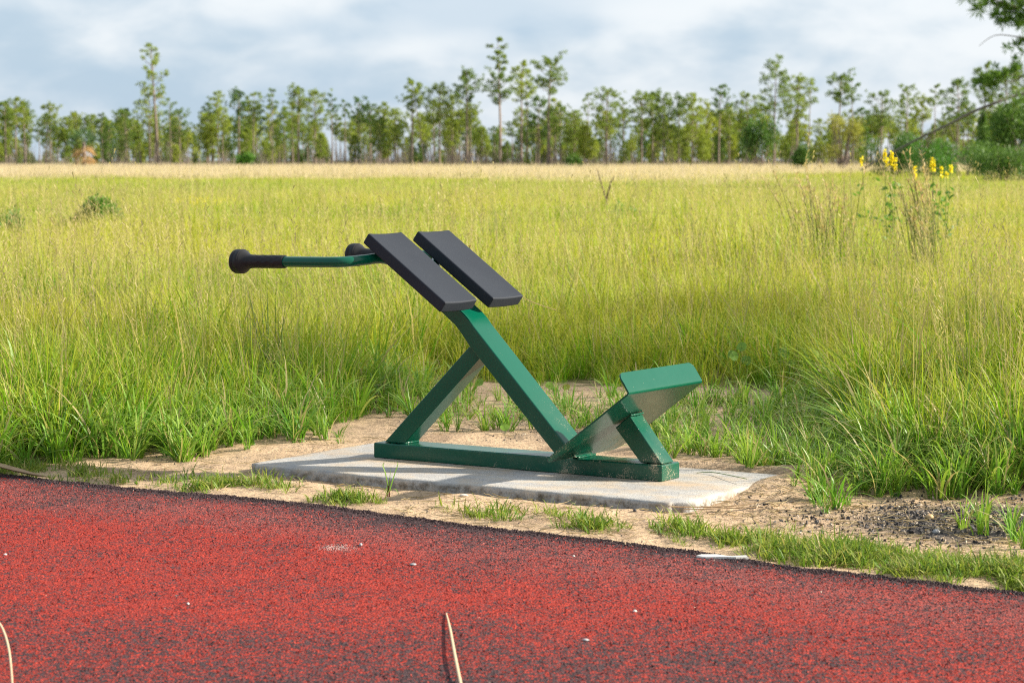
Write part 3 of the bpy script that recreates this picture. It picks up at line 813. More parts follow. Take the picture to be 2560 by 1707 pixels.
keep = ((T[:, 1] - track_edge(T[:, 0])) > .03) & ~((ss > -.34) & (ss < 1.74) & (tt > -.465) & (tt < .485))
T, szs = T[keep], szs[keep]; n = len(T)
tn = np.where(rng.rand(n) < .74, rng.uniform(0, .6, n), rng.uniform(.73, 1, n))
scatter('loose_gravel', protos, np.stack([T[:, 0], T[:, 1], gz(T[:, 0], T[:, 1]) + szs * .2], 1), rng.uniform(0, 6.28, (n, 3)), np.stack([szs, szs, szs * .8], 1), rng.randint(0, 6, n), tn,
        'dark gravel and crumbs lying loose on the bare sand', 'gravel')

# dead blades and stalk bits lying on the sand
lit = []
for i in range(6):
    r = random.Random(900 + i); mb = MB(); L_ = r.uniform(.03, .09); w = .0022; c = r.uniform(-.25, .25)
    P = [Vector((L_ * (k / 4 - .5), c * L_ * (k / 4 - .5) ** 2 * 4, .003 + .006 * r.random())) for k in range(5)]
    V, F = frame_tube(P, [w * .4, w * .6, w * .6, w * .5, w * .2], 4, False); mb.add(V, F, .5, .95); lit.append(mb.build('l', M['straw'], smooth=True, link=False))
q = np.concatenate([box_pts(280, 900, 1010, 1130, 320), box_pts(880, 1500, 900, 1005, 500), box_pts(900, 1900, 1130, 1240, 560), box_pts(1500, 2000, 910, 1190, 800), box_pts(1900, 2352, 1110, 1300, 600)])
ss, tt = (q - AO) @ EV, (q - AO) @ NV
q = q[((q[:, 1] - track_edge(q[:, 0])) > .04) & ~((ss > -.36) & (ss < 1.76) & (tt > -.48) & (tt < .50))]; n = len(q); sc = rng.uniform(.4, 1.3, n)
scatter('grass_litter', lit, np.stack([q[:, 0], q[:, 1], gz(q[:, 0], q[:, 1]) + .001], 1), np.stack([rng.normal(0, .12, n), rng.normal(0, .12, n), rng.uniform(0, 6.28, n)], 1), np.stack([sc, sc, sc], 1), rng.randint(0, 6, n), rng.uniform(-.8, .6, n),
        'dead grass bits lying about on the sand', 'litter')

# ------------------------------------------------------------------ trees
def needle_tuft(r, c, rad, n, L, A, V, F, up=.35, width=.055):
    for _ in range(n):
        d = Vector((r.gauss(0, 1), r.gauss(0, 1), r.gauss(up, .8))).normalized()
        p0 = c + d * rad * .12 * r.random(); p1 = c + d * rad * r.uniform(.7, 1.15)
        s = d.cross(Vector((r.gauss(0, 1), r.gauss(0, 1), r.gauss(0, 1)))).normalized() * width * r.uniform(.7, 1.4)
        k = len(V); m = p0.lerp(p1, .55)
        V += [tuple(p0), tuple(m + s), tuple(p1), tuple(m - s)]; F.append((k, k + 1, k + 2, k + 3)); A += [0, .5, 1, .5]

def pine(seed, H, crown=.35, spread=.17, nb=22, tufts=5, tr=.42, lean=(0, 0), trunk_r=None, flat=.5, needles=26, width=.030, low_stubs=6, crook=.02):
    """a slash pine: bare tapered trunk, upswept limbs, needle tufts at the twig ends -> (trunk mesh builder, crown verts, faces, attr)"""
    r = random.Random(seed); r0 = trunk_r or H * .0145
    P, rad = [], []; px_ = py_ = 0.0
    for k in range(12):
        u = k / 11; px_ += r.gauss(0, crook) * H * .3; py_ += r.gauss(0, crook) * H * .3
        P.append(Vector((lean[0] * H * u ** 1.3 + px_ * u * .5, lean[1] * H * u ** 1.3 + py_ * u * .5, H * .97 * u - (.15 if k == 0 else 0)))); rad.append(r0 * (1.25 if k == 0 else 1) * (1 - .8 * u))
    tm = MB(); V, F = frame_tube(P, rad, 7); tm.add(V, F)
    at = lambda u: P[min(int(u * 11), 10)].lerp(P[min(int(u * 11), 10) + 1], u * 11 - min(int(u * 11), 10))
    CV, CF, CA = [], [], []
    for b in range(nb):
        u = 1 - crown * (1 - ((b + r.random()) / nb)) ** .85 if b < nb - 2 else .985
        u = min(u, .99); rel = (u - (1 - crown)) / crown
        ln = H * spread * (.45 + .75 * math.sin(math.pi * min(1, max(0.08, rel * flat + (1 - flat) * .62)))) * r.uniform(.55, 1.2)
        if rel > .85: ln *= .6
        az = b * 2.4 + r.uniform(-.5, .5); up = r.uniform(.05, .55) + .5 * max(0, rel - .5)
        p = at(u); q = [p]; d = Vector((math.cos(az), math.sin(az), up * .3))
        for k in range(4):
            d = (d + Vector((r.gauss(0, .18), r.gauss(0, .18), up * .4))).normalized(); q.append(q[-1] + d * ln / 4)
        V, F = frame_tube(q, [r0 * .26 * (1 - .8 * k / 4) for k in range(5)], 4, False); tm.add(V, F)
        for k in range(tufts):
            v = r.uniform(.45, 1.0) if k else 1.0; i = min(int(v * 4), 3)
            c = q[i].lerp(q[i + 1], v * 4 - i)
            e = c + Vector((r.gauss(0, .5), r.gauss(0, .5), r.uniform(-.1, .75))) * ln * .34
            if k: V, F = frame_tube([c, e], [r0 * .09, r0 * .05], 3, False); tm.add(V, F)
            needle_tuft(r, e, tr * r.uniform(.7, 1.2), needles, 0, CA, CV, CF, width=width)
    for b in range(low_stubs):      # dead stubs below the crown
        u = r.uniform(.4, 1 - crown * .8); az = r.uniform(0, 6.28); p = at(u); l = H * r.uniform(.02, .09)
        V, F = frame_tube([p, p + Vector((math.cos(az), math.sin(az), r.uniform(-.3, .4))) * l], [r0 * .14, r0 * .04], 3, False); tm.add(V, F)
    return tm, CV, CF, CA

def tree_protos(seed, H, **kw):
    tm, cv, cf, ca = pine(seed, H, **kw)
    t = tm.build('trunk', M['bark'], link=False); c = mesh_obj('crown', cv, cf, M['pine_one'], attrs={'h': ca}, link=False)
    return t.data, c.data

def plant_tree(name, x, d, H, meshes, label, cat, group=None, rz=0., base=1.0):
    """meshes made at height `base`; scaled to H"""
    e = empty(name, (x, d, float(gz(x, d)[0])), rz, H / base)
    for nm, me in zip(('trunk', 'crown'), meshes):
        o = bpy.data.objects.new(nm, me); C.objects.link(o); o.parent = e
    return tag(e, label, cat, group)

BASE = 12.0
kinds = {
    'flat': [tree_protos(11 + i, BASE, crown=.30, spread=.15, nb=20, tufts=6, flat=.9, tr=.42) for i in range(3)],
    'tall': [tree_protos(31 + i, BASE, crown=.36, spread=.11, nb=18, tufts=5, flat=.4, tr=.40, low_stubs=12, trunk_r=.15) for i in range(3)],
    'broad': [tree_protos(51 + i, BASE, crown=.50, spread=.17, nb=30, tufts=6, flat=.7, tr=.45) for i in range(3)],
    'bushy': [tree_protos(71 + i, BASE, crown=.70, spread=.18, nb=42, tufts=6, flat=.35, tr=.50, needles=28) for i in range(4)],
    'thin': [tree_protos(91 + i, BASE, crown=.28, spread=.085, nb=11, tufts=4, flat=.5, tr=.36, trunk_r=.12, low_stubs=14) for i in range(3)],
}
rnd = random.Random(5)
# (photo x, photo y of the top, kind, distance, landmark name or None)   photo positions in its own 2560-wide pixels
TREES = [
    (18, 254, 'flat', 300, 'blue-green pine at the far end of the tree row, cut by the frame edge'),
    (68, 267, 'thin', 310, None), (122, 287, 'broad', 300, None),
    (216, 294, 'flat', 290, 'low pine with a wide umbrella top just behind the brown-skirted palm'),
    (275, 312, 'bushy', 315, None), (318, 276, 'bushy', 300, None), (377, 235, 'broad', 305, None),
    (431, 248, 'thin', 312, None), (453, 276, 'broad', 318, None), (519, 287, 'bushy', 300, None), (548, 232, 'tall', 305, None), (600, 228, 'flat', 310, None), (636, 235, 'tall', 300, None),
    (683, 223, 'thin', 306, None), (713, 276, 'bushy', 296, None), (748, 219, 'flat', 300, 'pine with a broad dark domed crown, widest of the near tree row'),
    (790, 232, 'broad', 314, None), (832, 235, 'thin', 302, None), (865, 250, 'thin', 309, None), (898, 245, 'tall', 300, None), (950, 296, 'bushy', 300, None), (987, 276, 'bushy', 305, None),
    (1031, 201, 'tall', 300, None), (1062, 206, 'lean', 298, 'slim pine whose bare trunk leans over to one side'),
    (1099, 215, 'broad', 300, None), (1130, 240, 'bushy', 306, None), (1168, 181, 'flat', 300, 'bare-stemmed pine with a small cap, just before the tallest pine group'),
    (1253, 95, 'tallest', 302, 'tallest thin pine with a small tuft of crown standing above all others'),
    (1250, 186, 'flat', 297, 'umbrella-crowned pine directly under the tallest thin pine'),
    (1303, 158, 'tall', 305, 'pine with a narrow tall crown right beside the tallest thin pine'),
    (1318, 175, 'thin', 310, 'slim pine squeezed between two taller pines in the tallest group'),
    (1371, 150, 'flat', 300, 'tall round-topped pine with a long clean trunk, last of the tallest group'),
    (1347, 246, 'bushy', 308, None), (1400, 265, 'broad', 300, None), (1435, 280, 'bushy', 310, None), (1468, 235, 'thin', 306, None), (1515, 225, 'broad', 298, None), (1557, 245, 'thin', 310, None),
    (1603, 234, 'broad', 302, None), (1630, 232, 'flat', 306, None), (1658, 240, 'bushy', 300, None), (1695, 240, 'flat', 310, None), (1729, 241, 'bushy', 300, None), (1795, 216, 'tall', 290, None), (1864, 238, 'broad', 312, None),
    (1933, 153, 'domed', 262, 'tall sunlit pine with clumped rounded crown and pale trunk standing apart'),
    (1989, 197, 'broad', 285, None), (2018, 208, 'thin', 295, None), (2095, 190, 'flat', 280, None), (2130, 199, 'thin', 284, None), (2200, 234, 'broad', 290, None), (2262, 216, 'tall', 280, None), (2332, 212, 'thin', 270, None),
    (2391, 205, 'broad', 265, None), (2457, 161, 'tall', 240, None), (2506, 176, 'bushy', 235, None), (2580, 170, 'broad', 240, None),
]
special = {
    'lean': tree_protos(201, BASE, crown=.26, spread=.08, nb=11, tufts=4, tr=.38, lean=(-.13, 0), trunk_r=.09, low_stubs=10),
    'lone': tree_protos(207, BASE, crown=.42, spread=.115, nb=17, tufts=4, tr=.36, flat=.3, lean=(-.045, 0), trunk_r=.17, low_stubs=8),
    'tallest': tree_protos(213, BASE, crown=.24, spread=.062, nb=12, tufts=5, tr=.30, flat=.6, lean=(-.02, 0), trunk_r=.12, low_stubs=6),
    'domed': tree_protos(219, BASE, crown=.52, spread=.13, nb=26, tufts=5, tr=.45, flat=.35, trunk_r=.13),
}
ORD = ['first', 'second', 'third', 'fourth', 'fifth', 'sixth', 'seventh', 'eighth', 'ninth', 'tenth', 'eleventh', 'twelfth', 'thirteenth', 'fourteenth']
LOOK = {'flat': 'flat-topped pine', 'tall': 'tall open-crowned pine', 'broad': 'broad dark pine', 'bushy': 'bushy bright green young pine', 'thin': 'thin sparse pine'}
TREES.append((398, 118, 'lone', 300, 'very tall lone pine with a ragged one-sided crown, high over its neighbours'))
TREES.sort()
LM = {18: 'the frame-edge pine', 216: 'the umbrella pine by the palm', 398: 'the very tall lone pine', 748: 'the dark domed pine', 1062: 'the leaning slim pine', 1371: 'the tallest group', 1933: 'the pale-trunked tall pine'}
last, cnt = None, 0
for (tx, ty, kd, d, lab) in TREES:
    if tx in LM: last, cnt = LM[tx], 0
    elif lab is None: cnt += 1
    if lab is None: lab = '%s, %s along the row after %s' % (LOOK[kd], ORD[cnt - 1], last)
    xw = (tx - 1280) * d / FPX; zt = CAM_H + (YH - ty) * d / FPX
    me = special[kd] if kd in special else rnd.choice(kinds[kd])
    plant_tree('pine_tree', xw, d, zt, me, lab, 'pine tree', 'pines of the near tree row', 0 if kd in special else rnd.uniform(0, 6.28), BASE)

# the wood behind: one mass of pines, saplings and bare stems
protos = []
def joined(tm, cv, cf, ca):
    me = MB(); me.add(tm.v, tm.f, 0.0); nt = len(tm.f); me.add(cv, cf, ca)
    o = me.build('w', M['bark'], smooth=False, link=False); o.data.materials.append(M['pine'])
    o.data.polygons.foreach_set('material_index', [0] * nt + [1] * (len(o.data.polygons) - nt)); return o
for i in range(6):
    protos.append(joined(*pine(300 + i, 10, crown=(.34, .45, .3, .5, .4, .42)[i], spread=.14, nb=18, tufts=5, flat=.5 + .08 * i, tr=.46, needles=22, width=.035)))
for i in range(3):
    protos.append(joined(*pine(320 + i, 4.2, crown=.72, spread=.17, nb=22, tufts=4, flat=.3, tr=.36, needles=20, width=.03)))
for i in range(3):       # bare stems and scrub
    r = random.Random(340 + i); mb = MB()
    for k in range(24):
        b = Vector((r.uniform(-3, 3), r.uniform(-2, 2), -.1)); h = r.uniform(1.5, 5.5)
        V, F = frame_tube([b, b + Vector((r.gauss(0, .12), r.gauss(0, .12), h * .5)), b + Vector((r.gauss(0, .3), r.gauss(0, .3), h))], [.06, .045, .015], 4, False); mb.add(V, F)
    protos.append(mb.build('w', M['grey_bark'], smooth=False, link=False))
rng = np.random.RandomState(99)
def belt(n, d0, d1):
    d = rng.uniform(d0, d1, n); return rng.uniform(-1, 1, n) * d * 1280 / FPX * 1.12, d
xa, da = belt(520, 312, 470); xb, db = belt(360, 296, 430); xc, dc = belt(130, 300, 370)
wx, wd = np.concatenate([xa, xb, xc]), np.concatenate([da, db, dc])
ix = np.concatenate([rng.randint(0, 6, 520), rng.randint(6, 9, 360), rng.randint(9, 12, 130)])
ws = np.concatenate([rng.uniform(.38, .98, 520), rng.uniform(.35, 1.3, 360), rng.uniform(.5, .9, 130)])
right = np.clip((wx - 12) / 30, 0, 1)
tn = np.clip(rng.normal(.45, .28, len(wx)) + .15 * right, 0, 1)
scatter('pine_wood', protos, np.stack([wx, wd, gz(wx, wd)], 1), np.stack([0 * wx, 0 * wx, rng.uniform(0, 6.28, len(wx))], 1), np.stack([ws, ws, ws], 1), ix, tn,
        'mass of pines and bare stems behind the near tree row', 'wood')

# ------------------------------------------------------------------ shrubs and nearer trees on the right
def leaf_cloud(seed, lobes, n, leaf, width=.5):
    """leaves through several overlapping lobes; lobes: (x,y,z,rx,ry,rz)"""
    r = random.Random(seed); V, F, A = [], [], []
    for i in range(n):
        lx, ly, lz, rx, ry, rz_ = r.choice(lobes)
        d = Vector((r.gauss(0, 1), r.gauss(0, 1), r.gauss(0, 1))).normalized() * (r.random() ** .4) * (1 + .22 * math.sin(7 * i))
        c = Vector((lx + d.x * rx, ly + d.y * ry, lz + d.z * rz_))
        if c.z < .02: c.z = abs(c.z)
        a = (d * .7 + Vector((r.gauss(0, .6), r.gauss(0, .6), r.gauss(.2, .6)))).normalized(); L_ = leaf * r.uniform(.6, 1.3)
        s = a.cross(Vector((r.gauss(0, 1), r.gauss(0, 1), r.gauss(0, 1)))).normalized() * L_ * width * .5
        k = len(V); V += [tuple(c), tuple(c + a * L_ * .5 + s), tuple(c + a * L_), tuple(c + a * L_ * .5 - s)]; F.append((k, k + 1, k + 2, k + 3)); A += [0, .5, 1, .5]
    return V, F, A

def shrub(name, x, d, lobes, n, leaf, m, label, cat, seed=1, stems=7, group=None, width=.5):
    e = tag(empty(name, (x, d, float(gz(x, d)[0]))), label, cat, group)
    V, F, A = leaf_cloud(seed, lobes, n, leaf, width)
    mesh_obj('foliage', V, F, M[m], e, attrs={'h': A})
    r = random.Random(seed); mb = MB()
    for k in range(stems):
        l = r.choice(lobes); tip = Vector((l[0] + r.gauss(0, .3) * l[3], l[1] + r.gauss(0, .3) * l[4], l[2] + .6 * l[5])); b = Vector((r.gauss(0, .1) * l[3], r.gauss(0, .1) * l[4], -.05))
        h = tip.z; Vv, Ff = frame_tube([b, b.lerp(tip, .5) + Vector((r.gauss(0, .06), r.gauss(0, .06), 0)) * h, tip], [h * .018, h * .013, h * .004], 5, False); mb.add(Vv, Ff)
    mb.build('stem', M['bark'], e)
    return e
PX = lambda x, d: (x - 1280) * d / FPX
ZP = lambda y, d: CAM_H + (YH - y) * d / FPX
def at_px(name, x, ytop, d, wpx, m, label, cat, n=2600, leaf=.22, seed=1, shape='round', **kw):
    H, w = ZP(ytop, d), wpx * d / FPX / 2; r = random.Random(seed * 7)
    if shape == 'cone': lobes = [(r.gauss(0, .1) * w, r.gauss(0, .1) * w, H * u, w * (1.08 - u) * .9, w * (1.08 - u) * .9, H * .13) for u in (.1, .22, .35, .48, .6, .72, .84, .93)]
    elif shape == 'tree': lobes = [(r.uniform(-.6, .6) * w, r.uniform(-.6, .6) * w, H * r.uniform(.3, .9), w * r.uniform(.25, .45), w * r.uniform(.25, .45), H * .12) for _ in range(12)]
    else: lobes = [(r.uniform(-.7, .7) * w, r.uniform(-.5, .5) * w, H * r.uniform(.2, .75), w * r.uniform(.25, .5), w * r.uniform(.25, .5), H * r.uniform(.18, .3)) for _ in range(11)]
    return shrub(name, PX(x, d), d, lobes, n, leaf, m, label, cat, seed, **kw)
at_px('evergreen_tree', 1897, 282, 255, 95, 'dark_leaf', 'dense dark green evergreen at the foot of the pale-trunked tall pine', 'tree', 3000, .30, 3)
at_px('dark_bush', 2010, 355, 230, 62, 'dark_leaf', 'rounded dark bush between the evergreen and the yellowish tree', 'bush', 2200, .28, 4)
at_px('yellowish_tree', 2105, 278, 235, 120, 'yellow_leaf', 'tree with thin yellow-green autumn-like leaves among grey stems', 'tree', 2000, .26, 5, 'tree', stems=16)
at_px('dark_bush', 2225, 310, 150, 165, 'dark_leaf', 'deep green bush under the lower end of the slanting trunk', 'bush', 4200, .17, 6)
at_px('dark_bush', 2330, 333, 140, 150, 'bush', 'mid-green low bush just past the slanting trunk end', 'bush', 3200, .15, 8)
at_px('conical_tree', 2450, 284, 150, 80, 'dark_leaf', 'small dark conical evergreen under the slanting trunk', 'tree', 3600, .16, 9, 'cone')
at_px('dark_bush', 2405, 345, 145, 180, 'dark_leaf', 'spreading bush around the small conical evergreen', 'bush', 3600, .16, 10)
at_px('shade_tree', 2560, 212, 120, 220, 'dark_leaf', 'big dark leafy tree at the frame edge by the slanting trunk', 'tree', 12000, .17, 12)
at_px('dark_bush', 2500, 350, 112, 240, 'dark_leaf', 'dark spreading bush in front of the big leafy tree', 'bush', 6500, .13, 14)
at_px('low_bush', 613, 385, 285, 50, 'bush', 'small grey-green fan-leaved bush standing alone before the pines', 'bush', 900, .5, 15, width=.25)
at_px('low_bush', 1440, 385, 288, 62, 'dark_leaf', 'low dark bush under the pines past the tallest group', 'bush', 1300, .30, 16)
# slanting bare trunk
d = 128; sl = empty('slanting_trunk', (PX(2290, d), d, 0))
tag(sl, 'bare dead pine trunk slanting up from the dark bushes to the frame edge', 'dead tree')
q = [(2150, 425), (2290, 350), (2360, 316), (2420, 285), (2480, 260), (2540, 240), (2620, 226), (2700, 218)]
q = [Vector((PX(a, d) - sl.location.x, (.4 if i % 2 else 0), ZP(b, d))) for i, (a, b) in enumerate(q)]
V, F = frame_tube(spline(q, 3), [.05 + .06 * i / 21 for i in range(22)], 8); mesh_obj('trunk', V, F, M['grey_bark'], sl, True)
r = random.Random(8)
for k in range(14):
    p = q[1].lerp(q[-2], r.random()); V, F = frame_tube([p, p + Vector((r.gauss(0, .3), r.gauss(0, .3), r.uniform(-.9, .3))), p + Vector((r.gauss(0, .5), r.gauss(0, .5), r.uniform(-1.6, .4)))], [.03, .02, .006], 4, False)
    mesh_obj('dead_branch', V, F, M['grey_bark'], sl, True)
# nearer pine whose boughs hang in from the frame's corner
d = 88; tm, cv, cf, ca = pine(411, 9.6, crown=.62, spread=.30, nb=34, tufts=7, tr=.30, needles=30, width=.022, flat=.4, trunk_r=.17)
e = tag(empty('corner_pine', (PX(2715, d), d, 0)), 'nearer pine whose needle-tufted boughs hang into the upper corner', 'pine tree')
tm.build('trunk', M['bark'], e); mesh_obj('crown', cv, cf, M['pine_near'], e, attrs={'h': ca})
mb = MB(); cv, cf, ca = [], [], []; r = random.Random(77)      # the boughs that reach into view
def bough(pts, r0, tufts, trad):
    P = spline([Vector((PX(a, d) - e.location.x, dy, ZP(b, d))) for a, b, dy in pts], 4)
    V, F = frame_tube(P, [r0 * (1 - .75 * i / (len(P) - 1)) for i in range(len(P))], 5, False); mb.add(V, F)
    for a, b, k in tufts:
        c = Vector((PX(a, d) - e.location.x, r.gauss(0, .3), ZP(b, d))); nb_ = min(P, key=lambda p: (p - c).length)
        V, F = frame_tube([nb_, c], [.02, .01], 3, False); mb.add(V, F)
        needle_tuft(r, c, trad * r.uniform(.8, 1.2), k * 2, 0, ca, cv, cf, width=.022)
bough([(2700, 60, 0), (2600, 40, .2), (2530, 20, .3), (2450, -6, 0)], .06, [(2405, 2, 26), (2424, 10, 22), (2436, 30, 46), (2470, 10, 60), (2480, 45, 70), (2500, 22, 70), (2515, 55, 70), (2530, 30, 80), (2545, 12, 70), (2550, 52, 80), (2565, 35, 70), (2495, 62, 50), (2520, 5, 60), (2540, 70, 40)], .42)
bough([(2700, 130, 0), (2600, 104, .2), (2540, 96, .1), (2480, 92, 0), (2440, 118, 0)], .035, [(2535, 118, 26), (2552, 108, 40)], .32)
bough([(2700, 150, 0), (2600, 150, 0), (2540, 200, 0), (2500, 205, .2), (2440, 212, .1)], .04, [(2440, 212, 50), (2460, 203, 60), (2482, 196, 70), (2505, 190, 70), (2525, 180, 60), (2470, 218, 50), (2450, 200, 40)], .36)
mb.build('bough', M['bark'], e); mesh_obj('bough_needles', cv, cf, M['pine_near'], e, attrs={'h': ca})
# the pine just outside the frame whose shade falls across the meadow
e = plant_tree('pine_tree', 23.4, 15.2, 12.5, tree_protos(433, 12.5, crown=.5, spread=.26, nb=32, tufts=7, tr=.40, needles=22, width=.026, flat=.5, trunk_r=.17), 'pine beyond the frame whose soft shade falls over the meadow', 'pine tree', base=12.5)

# ------------------------------------------------------------------ palm with a skirt of dead fronds
def fan(r, c, dirv, L_, blades, V, F, A, w=.05):
    d = dirv.normalized(); s = d.cross(Vector((0, 0, 1))).normalized(); 
    for k in range(blades):
        a = (k / (blades - 1) - .5) * 2.6; t = (d * math.cos(a) + s * math.sin(a) + Vector((0, 0, -.25 * abs(a)))).normalized()
        p = c + t * L_ * r.uniform(.8, 1.05); n_ = t.cross(Vector((r.gauss(0, 1), r.gauss(0, 1), 1))).normalized() * w
        k0 = len(V); V += [tuple(c), tuple(c.lerp(p, .5) + n_), tuple(p), tuple(c.lerp(p, .5) - n_)]; F.append((k0, k0 + 1, k0 + 2, k0 + 3)); A += [0, .5, 1, .5]
d = 272; H = ZP(330, d); r = random.Random(3)
pm = tag(empty('cabbage_palm', (PX(212, d), d, 0)), 'squat palm with a shaggy skirt of tan dead fronds before the pines', 'palm')
V, F = frame_tube([(0, 0, -.1), (.05, 0, H * .4), (0, 0, H * .75)], [.22, .18, .15], 8); mesh_obj('trunk', V, F, M['bark'], pm, True)
V, F, A = [], [], []
for k in range(26):
    az = k * 2.4; el = r.uniform(-.1, 1.1); c = Vector((0, 0, H * .75)); dv = Vector((math.cos(az) * math.cos(el), math.sin(az) * math.cos(el), math.sin(el))); fan(r, c + dv * H * .18, dv, H * .3, 11, V, F, A)
mesh_obj('green_frond', V, F, M['palm_leaf'], pm, attrs={'h': A})
V, F, A = [], [], []
for k in range(34):
    az = k * 2.4; c = Vector((0, 0, H * r.uniform(.2, .75))); dv = Vector((math.cos(az), math.sin(az), r.uniform(-1.2, -.1))); fan(r, c + dv * H * .16, dv, H * .28, 9, V, F, A)
mesh_obj('dead_frond', V, F, M['dead_frond'], pm, attrs={'h': A})

# ------------------------------------------------------------------ plants standing in the meadow
at_px('green_shrub', 234, 493, 33, 165, 'bush', 'leafy bright green bush alone in the meadow', 'bush', 6000, .095, 21)
at_px('green_shrub', 20, 520, 31, 110, 'bush', 'darker leafy clump half cut by the frame edge', 'bush', 1100, .07, 22)
at_px('green_shrub', 1560, 500, 36, 70, 'bush', 'small faint leafy clump in the mid meadow behind the foot plate', 'bush', 500, .06, 23)

def stalk_clump(name, x, d, n, h0, h1, base_r, lean, wdt, m, label, cat, seed, head=0, group=None):
    e = tag(empty(name, (x, d, float(gz(x, d)[0]))), label, cat, group); r = random.Random(seed)
    for k in range(n):
        a = r.uniform(0, 6.28); b = Vector((math.cos(a), math.sin(a), 0)) * base_r * r.random(); h = r.uniform(h0, h1)
        l = Vector((r.gauss(lean[0], lean[1]), r.gauss(0, lean[1]), 1)) * h
        mb = MB(); P = [b, b + l * .4, b + l * .75 + Vector((l.x, l.y, 0)) * .08, b + l + Vector((l.x, l.y, 0)) * .3 - Vector((0, 0, .03 * h))]
        V, F = frame_tube(P, [wdt, wdt * .8, wdt * .6, wdt * .2], 5, False); mb.add(V, F, [i // 5 / 3 for i in range(len(V))])
        if head and k % 2 == 0:
            for j in range(16):
                p = P[2].lerp(P[3], r.random()); o = Vector((r.gauss(0, 1), r.gauss(0, 1), r.uniform(.5, 2))).normalized() * head; s = Vector((r.gauss(0, 1), r.gauss(0, 1), 0)).normalized() * wdt * 1.3
                mb.add([p, p + o * .6 + s, p + o, p + o * .6 - s], [(0, 1, 2, 3)], 1.0)
        mb.build('stalk', M[m], e)
    return e
stalk_clump('tall_grass_clump', PX(2085, 21), 21, 56, .70, 1.30, .22, (-.08, .13), .0055, 'tall_stalk', 'tall stiff grass clump with tan tips, next to the yellow flowers', 'grass clump', 61, .05, 'tall grass clumps')
stalk_clump('tall_grass_clump', PX(2330, 20), 20, 40, .75, 1.38, .17, (-.15, .09), .0055, 'tall_stalk', 'tall tan grass stalks slanting over the yellow flowers', 'grass clump', 62, .05, 'tall grass clumps')
stalk_clump('tall_grass_clump', PX(1230, 26), 26, 20, .6, .92, .2, (0, .12), .0045, 'rush', 'faint green grass clump far behind the two black pads', 'grass clump', 63, 0, 'tall grass clumps')
stalk_clump('tall_grass_clump', PX(1730, 24), 24, 16, .55, .85, .16, (0, .12), .0045, 'rush', 'faint green grass clump in the meadow above the foot plate', 'grass clump', 64, 0, 'tall grass clumps')
stalk_clump('rush_clump', PX(672, 12.3), 12.3, 11, .45, .72, .05, (-.02, .11), .0028, 'rush', 'dark green thin rush stems below the near black grip', 'rush', 65)
stalk_clump('rush_clump', PX(612, 12.6), 12.6, 4, .45, .64, .03, (-.04, .05), .0026, 'rush', 'few blue-green rush stems right under the flared grip end', 'rush', 66)
stalk_clump('straw_tuft', PX(70, 17), 17, 7, .75, 1.05, .22, (0, .08), .003, 'tall_stalk', 'thin straw stems rising alone near the frame edge', 'grass stems', 67, .03)
stalk_clump('straw_tuft', PX(190, 15.5), 15.5, 4, .7, .98, .1, (0, .05), .0028, 'tall_stalk', 'two or three long straw stems beside the green bush', 'grass stems', 68, .03)

def flower_plant(x, y, d, spikes, label, seed):
    r = random.Random(seed); x0 = PX(x, d); e = tag(empty('yellow_flower_plant', (x0, d, float(gz(x0, d)[0]))), label, 'flower', 'yellow flowers by the tall grass')
    mb = MB(); LV, LF, LA = [], [], []
    for sx, sy, ln in spikes:
        tip = Vector((PX(sx, d) - x0, r.gauss(0, .04), ZP(sy, d))); b = Vector((r.gauss(0, .03), r.gauss(0, .03), 0))
        V, F = frame_tube([b, b.lerp(tip, .6) + Vector((r.gauss(0, .02), 0, 0)), tip], [.005, .004, .002], 5, False); mb.add(V, F)
        fm = MB()
        for k in range(int(ln * 1.3)):
            p = tip - Vector((0, 0, ln * d / FPX * r.random())); o = Vector((r.gauss(0, 1), r.gauss(0, 1), r.uniform(-.3, .6))).normalized() * .020; s = o.cross(Vector((r.gauss(0, 1), r.gauss(0, 1), r.gauss(0, 1)))).normalized() * .013
            fm.add([p, p + o * .6 + s, p + o * 1.25, p + o * .6 - s], [(0, 1, 2, 3)])
        fm.build('flower_spike', M['petal'], e)
        for k in range(16):
            p = b.lerp(tip, r.uniform(.35, .80)) + Vector((r.gauss(0, .045), r.gauss(0, .045), 0)); o = Vector((r.gauss(0, 1), r.gauss(0, 1), r.uniform(0, .8))).normalized() * .075; s = o.cross(Vector((r.gauss(0, 1), r.gauss(0, 1), r.gauss(0, 1)))).normalized() * .018; k0 = len(LV)
            LV += [tuple(p), tuple(p + o * .5 + s), tuple(p + o), tuple(p + o * .5 - s)]; LF.append((k0, k0 + 1, k0 + 2, k0 + 3)); LA += [0, .5, 1, .5]
    mb.build('stem', M['tall_stalk'], e); mesh_obj('leaf', LV, LF, M['bush'], e, attrs={'h': LA})
flower_plant(2222, 380, 23, [(2207, 380, 30), (2226, 380, 38), (2236, 398, 32), (2216, 400, 20)], 'largest cluster of yellow flower spikes, beside the slanting grass stalks', 81)
flower_plant(2338, 395, 23.5, [(2327, 396, 34), (2333, 402, 30), (2352, 420, 26)], 'yellow spikes highest above a leafy green stem, past the slanting stalks', 82)
flower_plant(2282, 425, 22, [(2281, 420, 34)], 'single short yellow spike between the two larger flower clusters', 83)
flower_plant(2375, 415, 24, [(2374, 415, 16), (2366, 432, 12)], 'tiny yellow flower head outermost of the flower group', 84)
flower_plant(2152, 395, 24, [(2152, 394, 22)], 'lone yellow bud beside the stiff tall grass clump', 85)
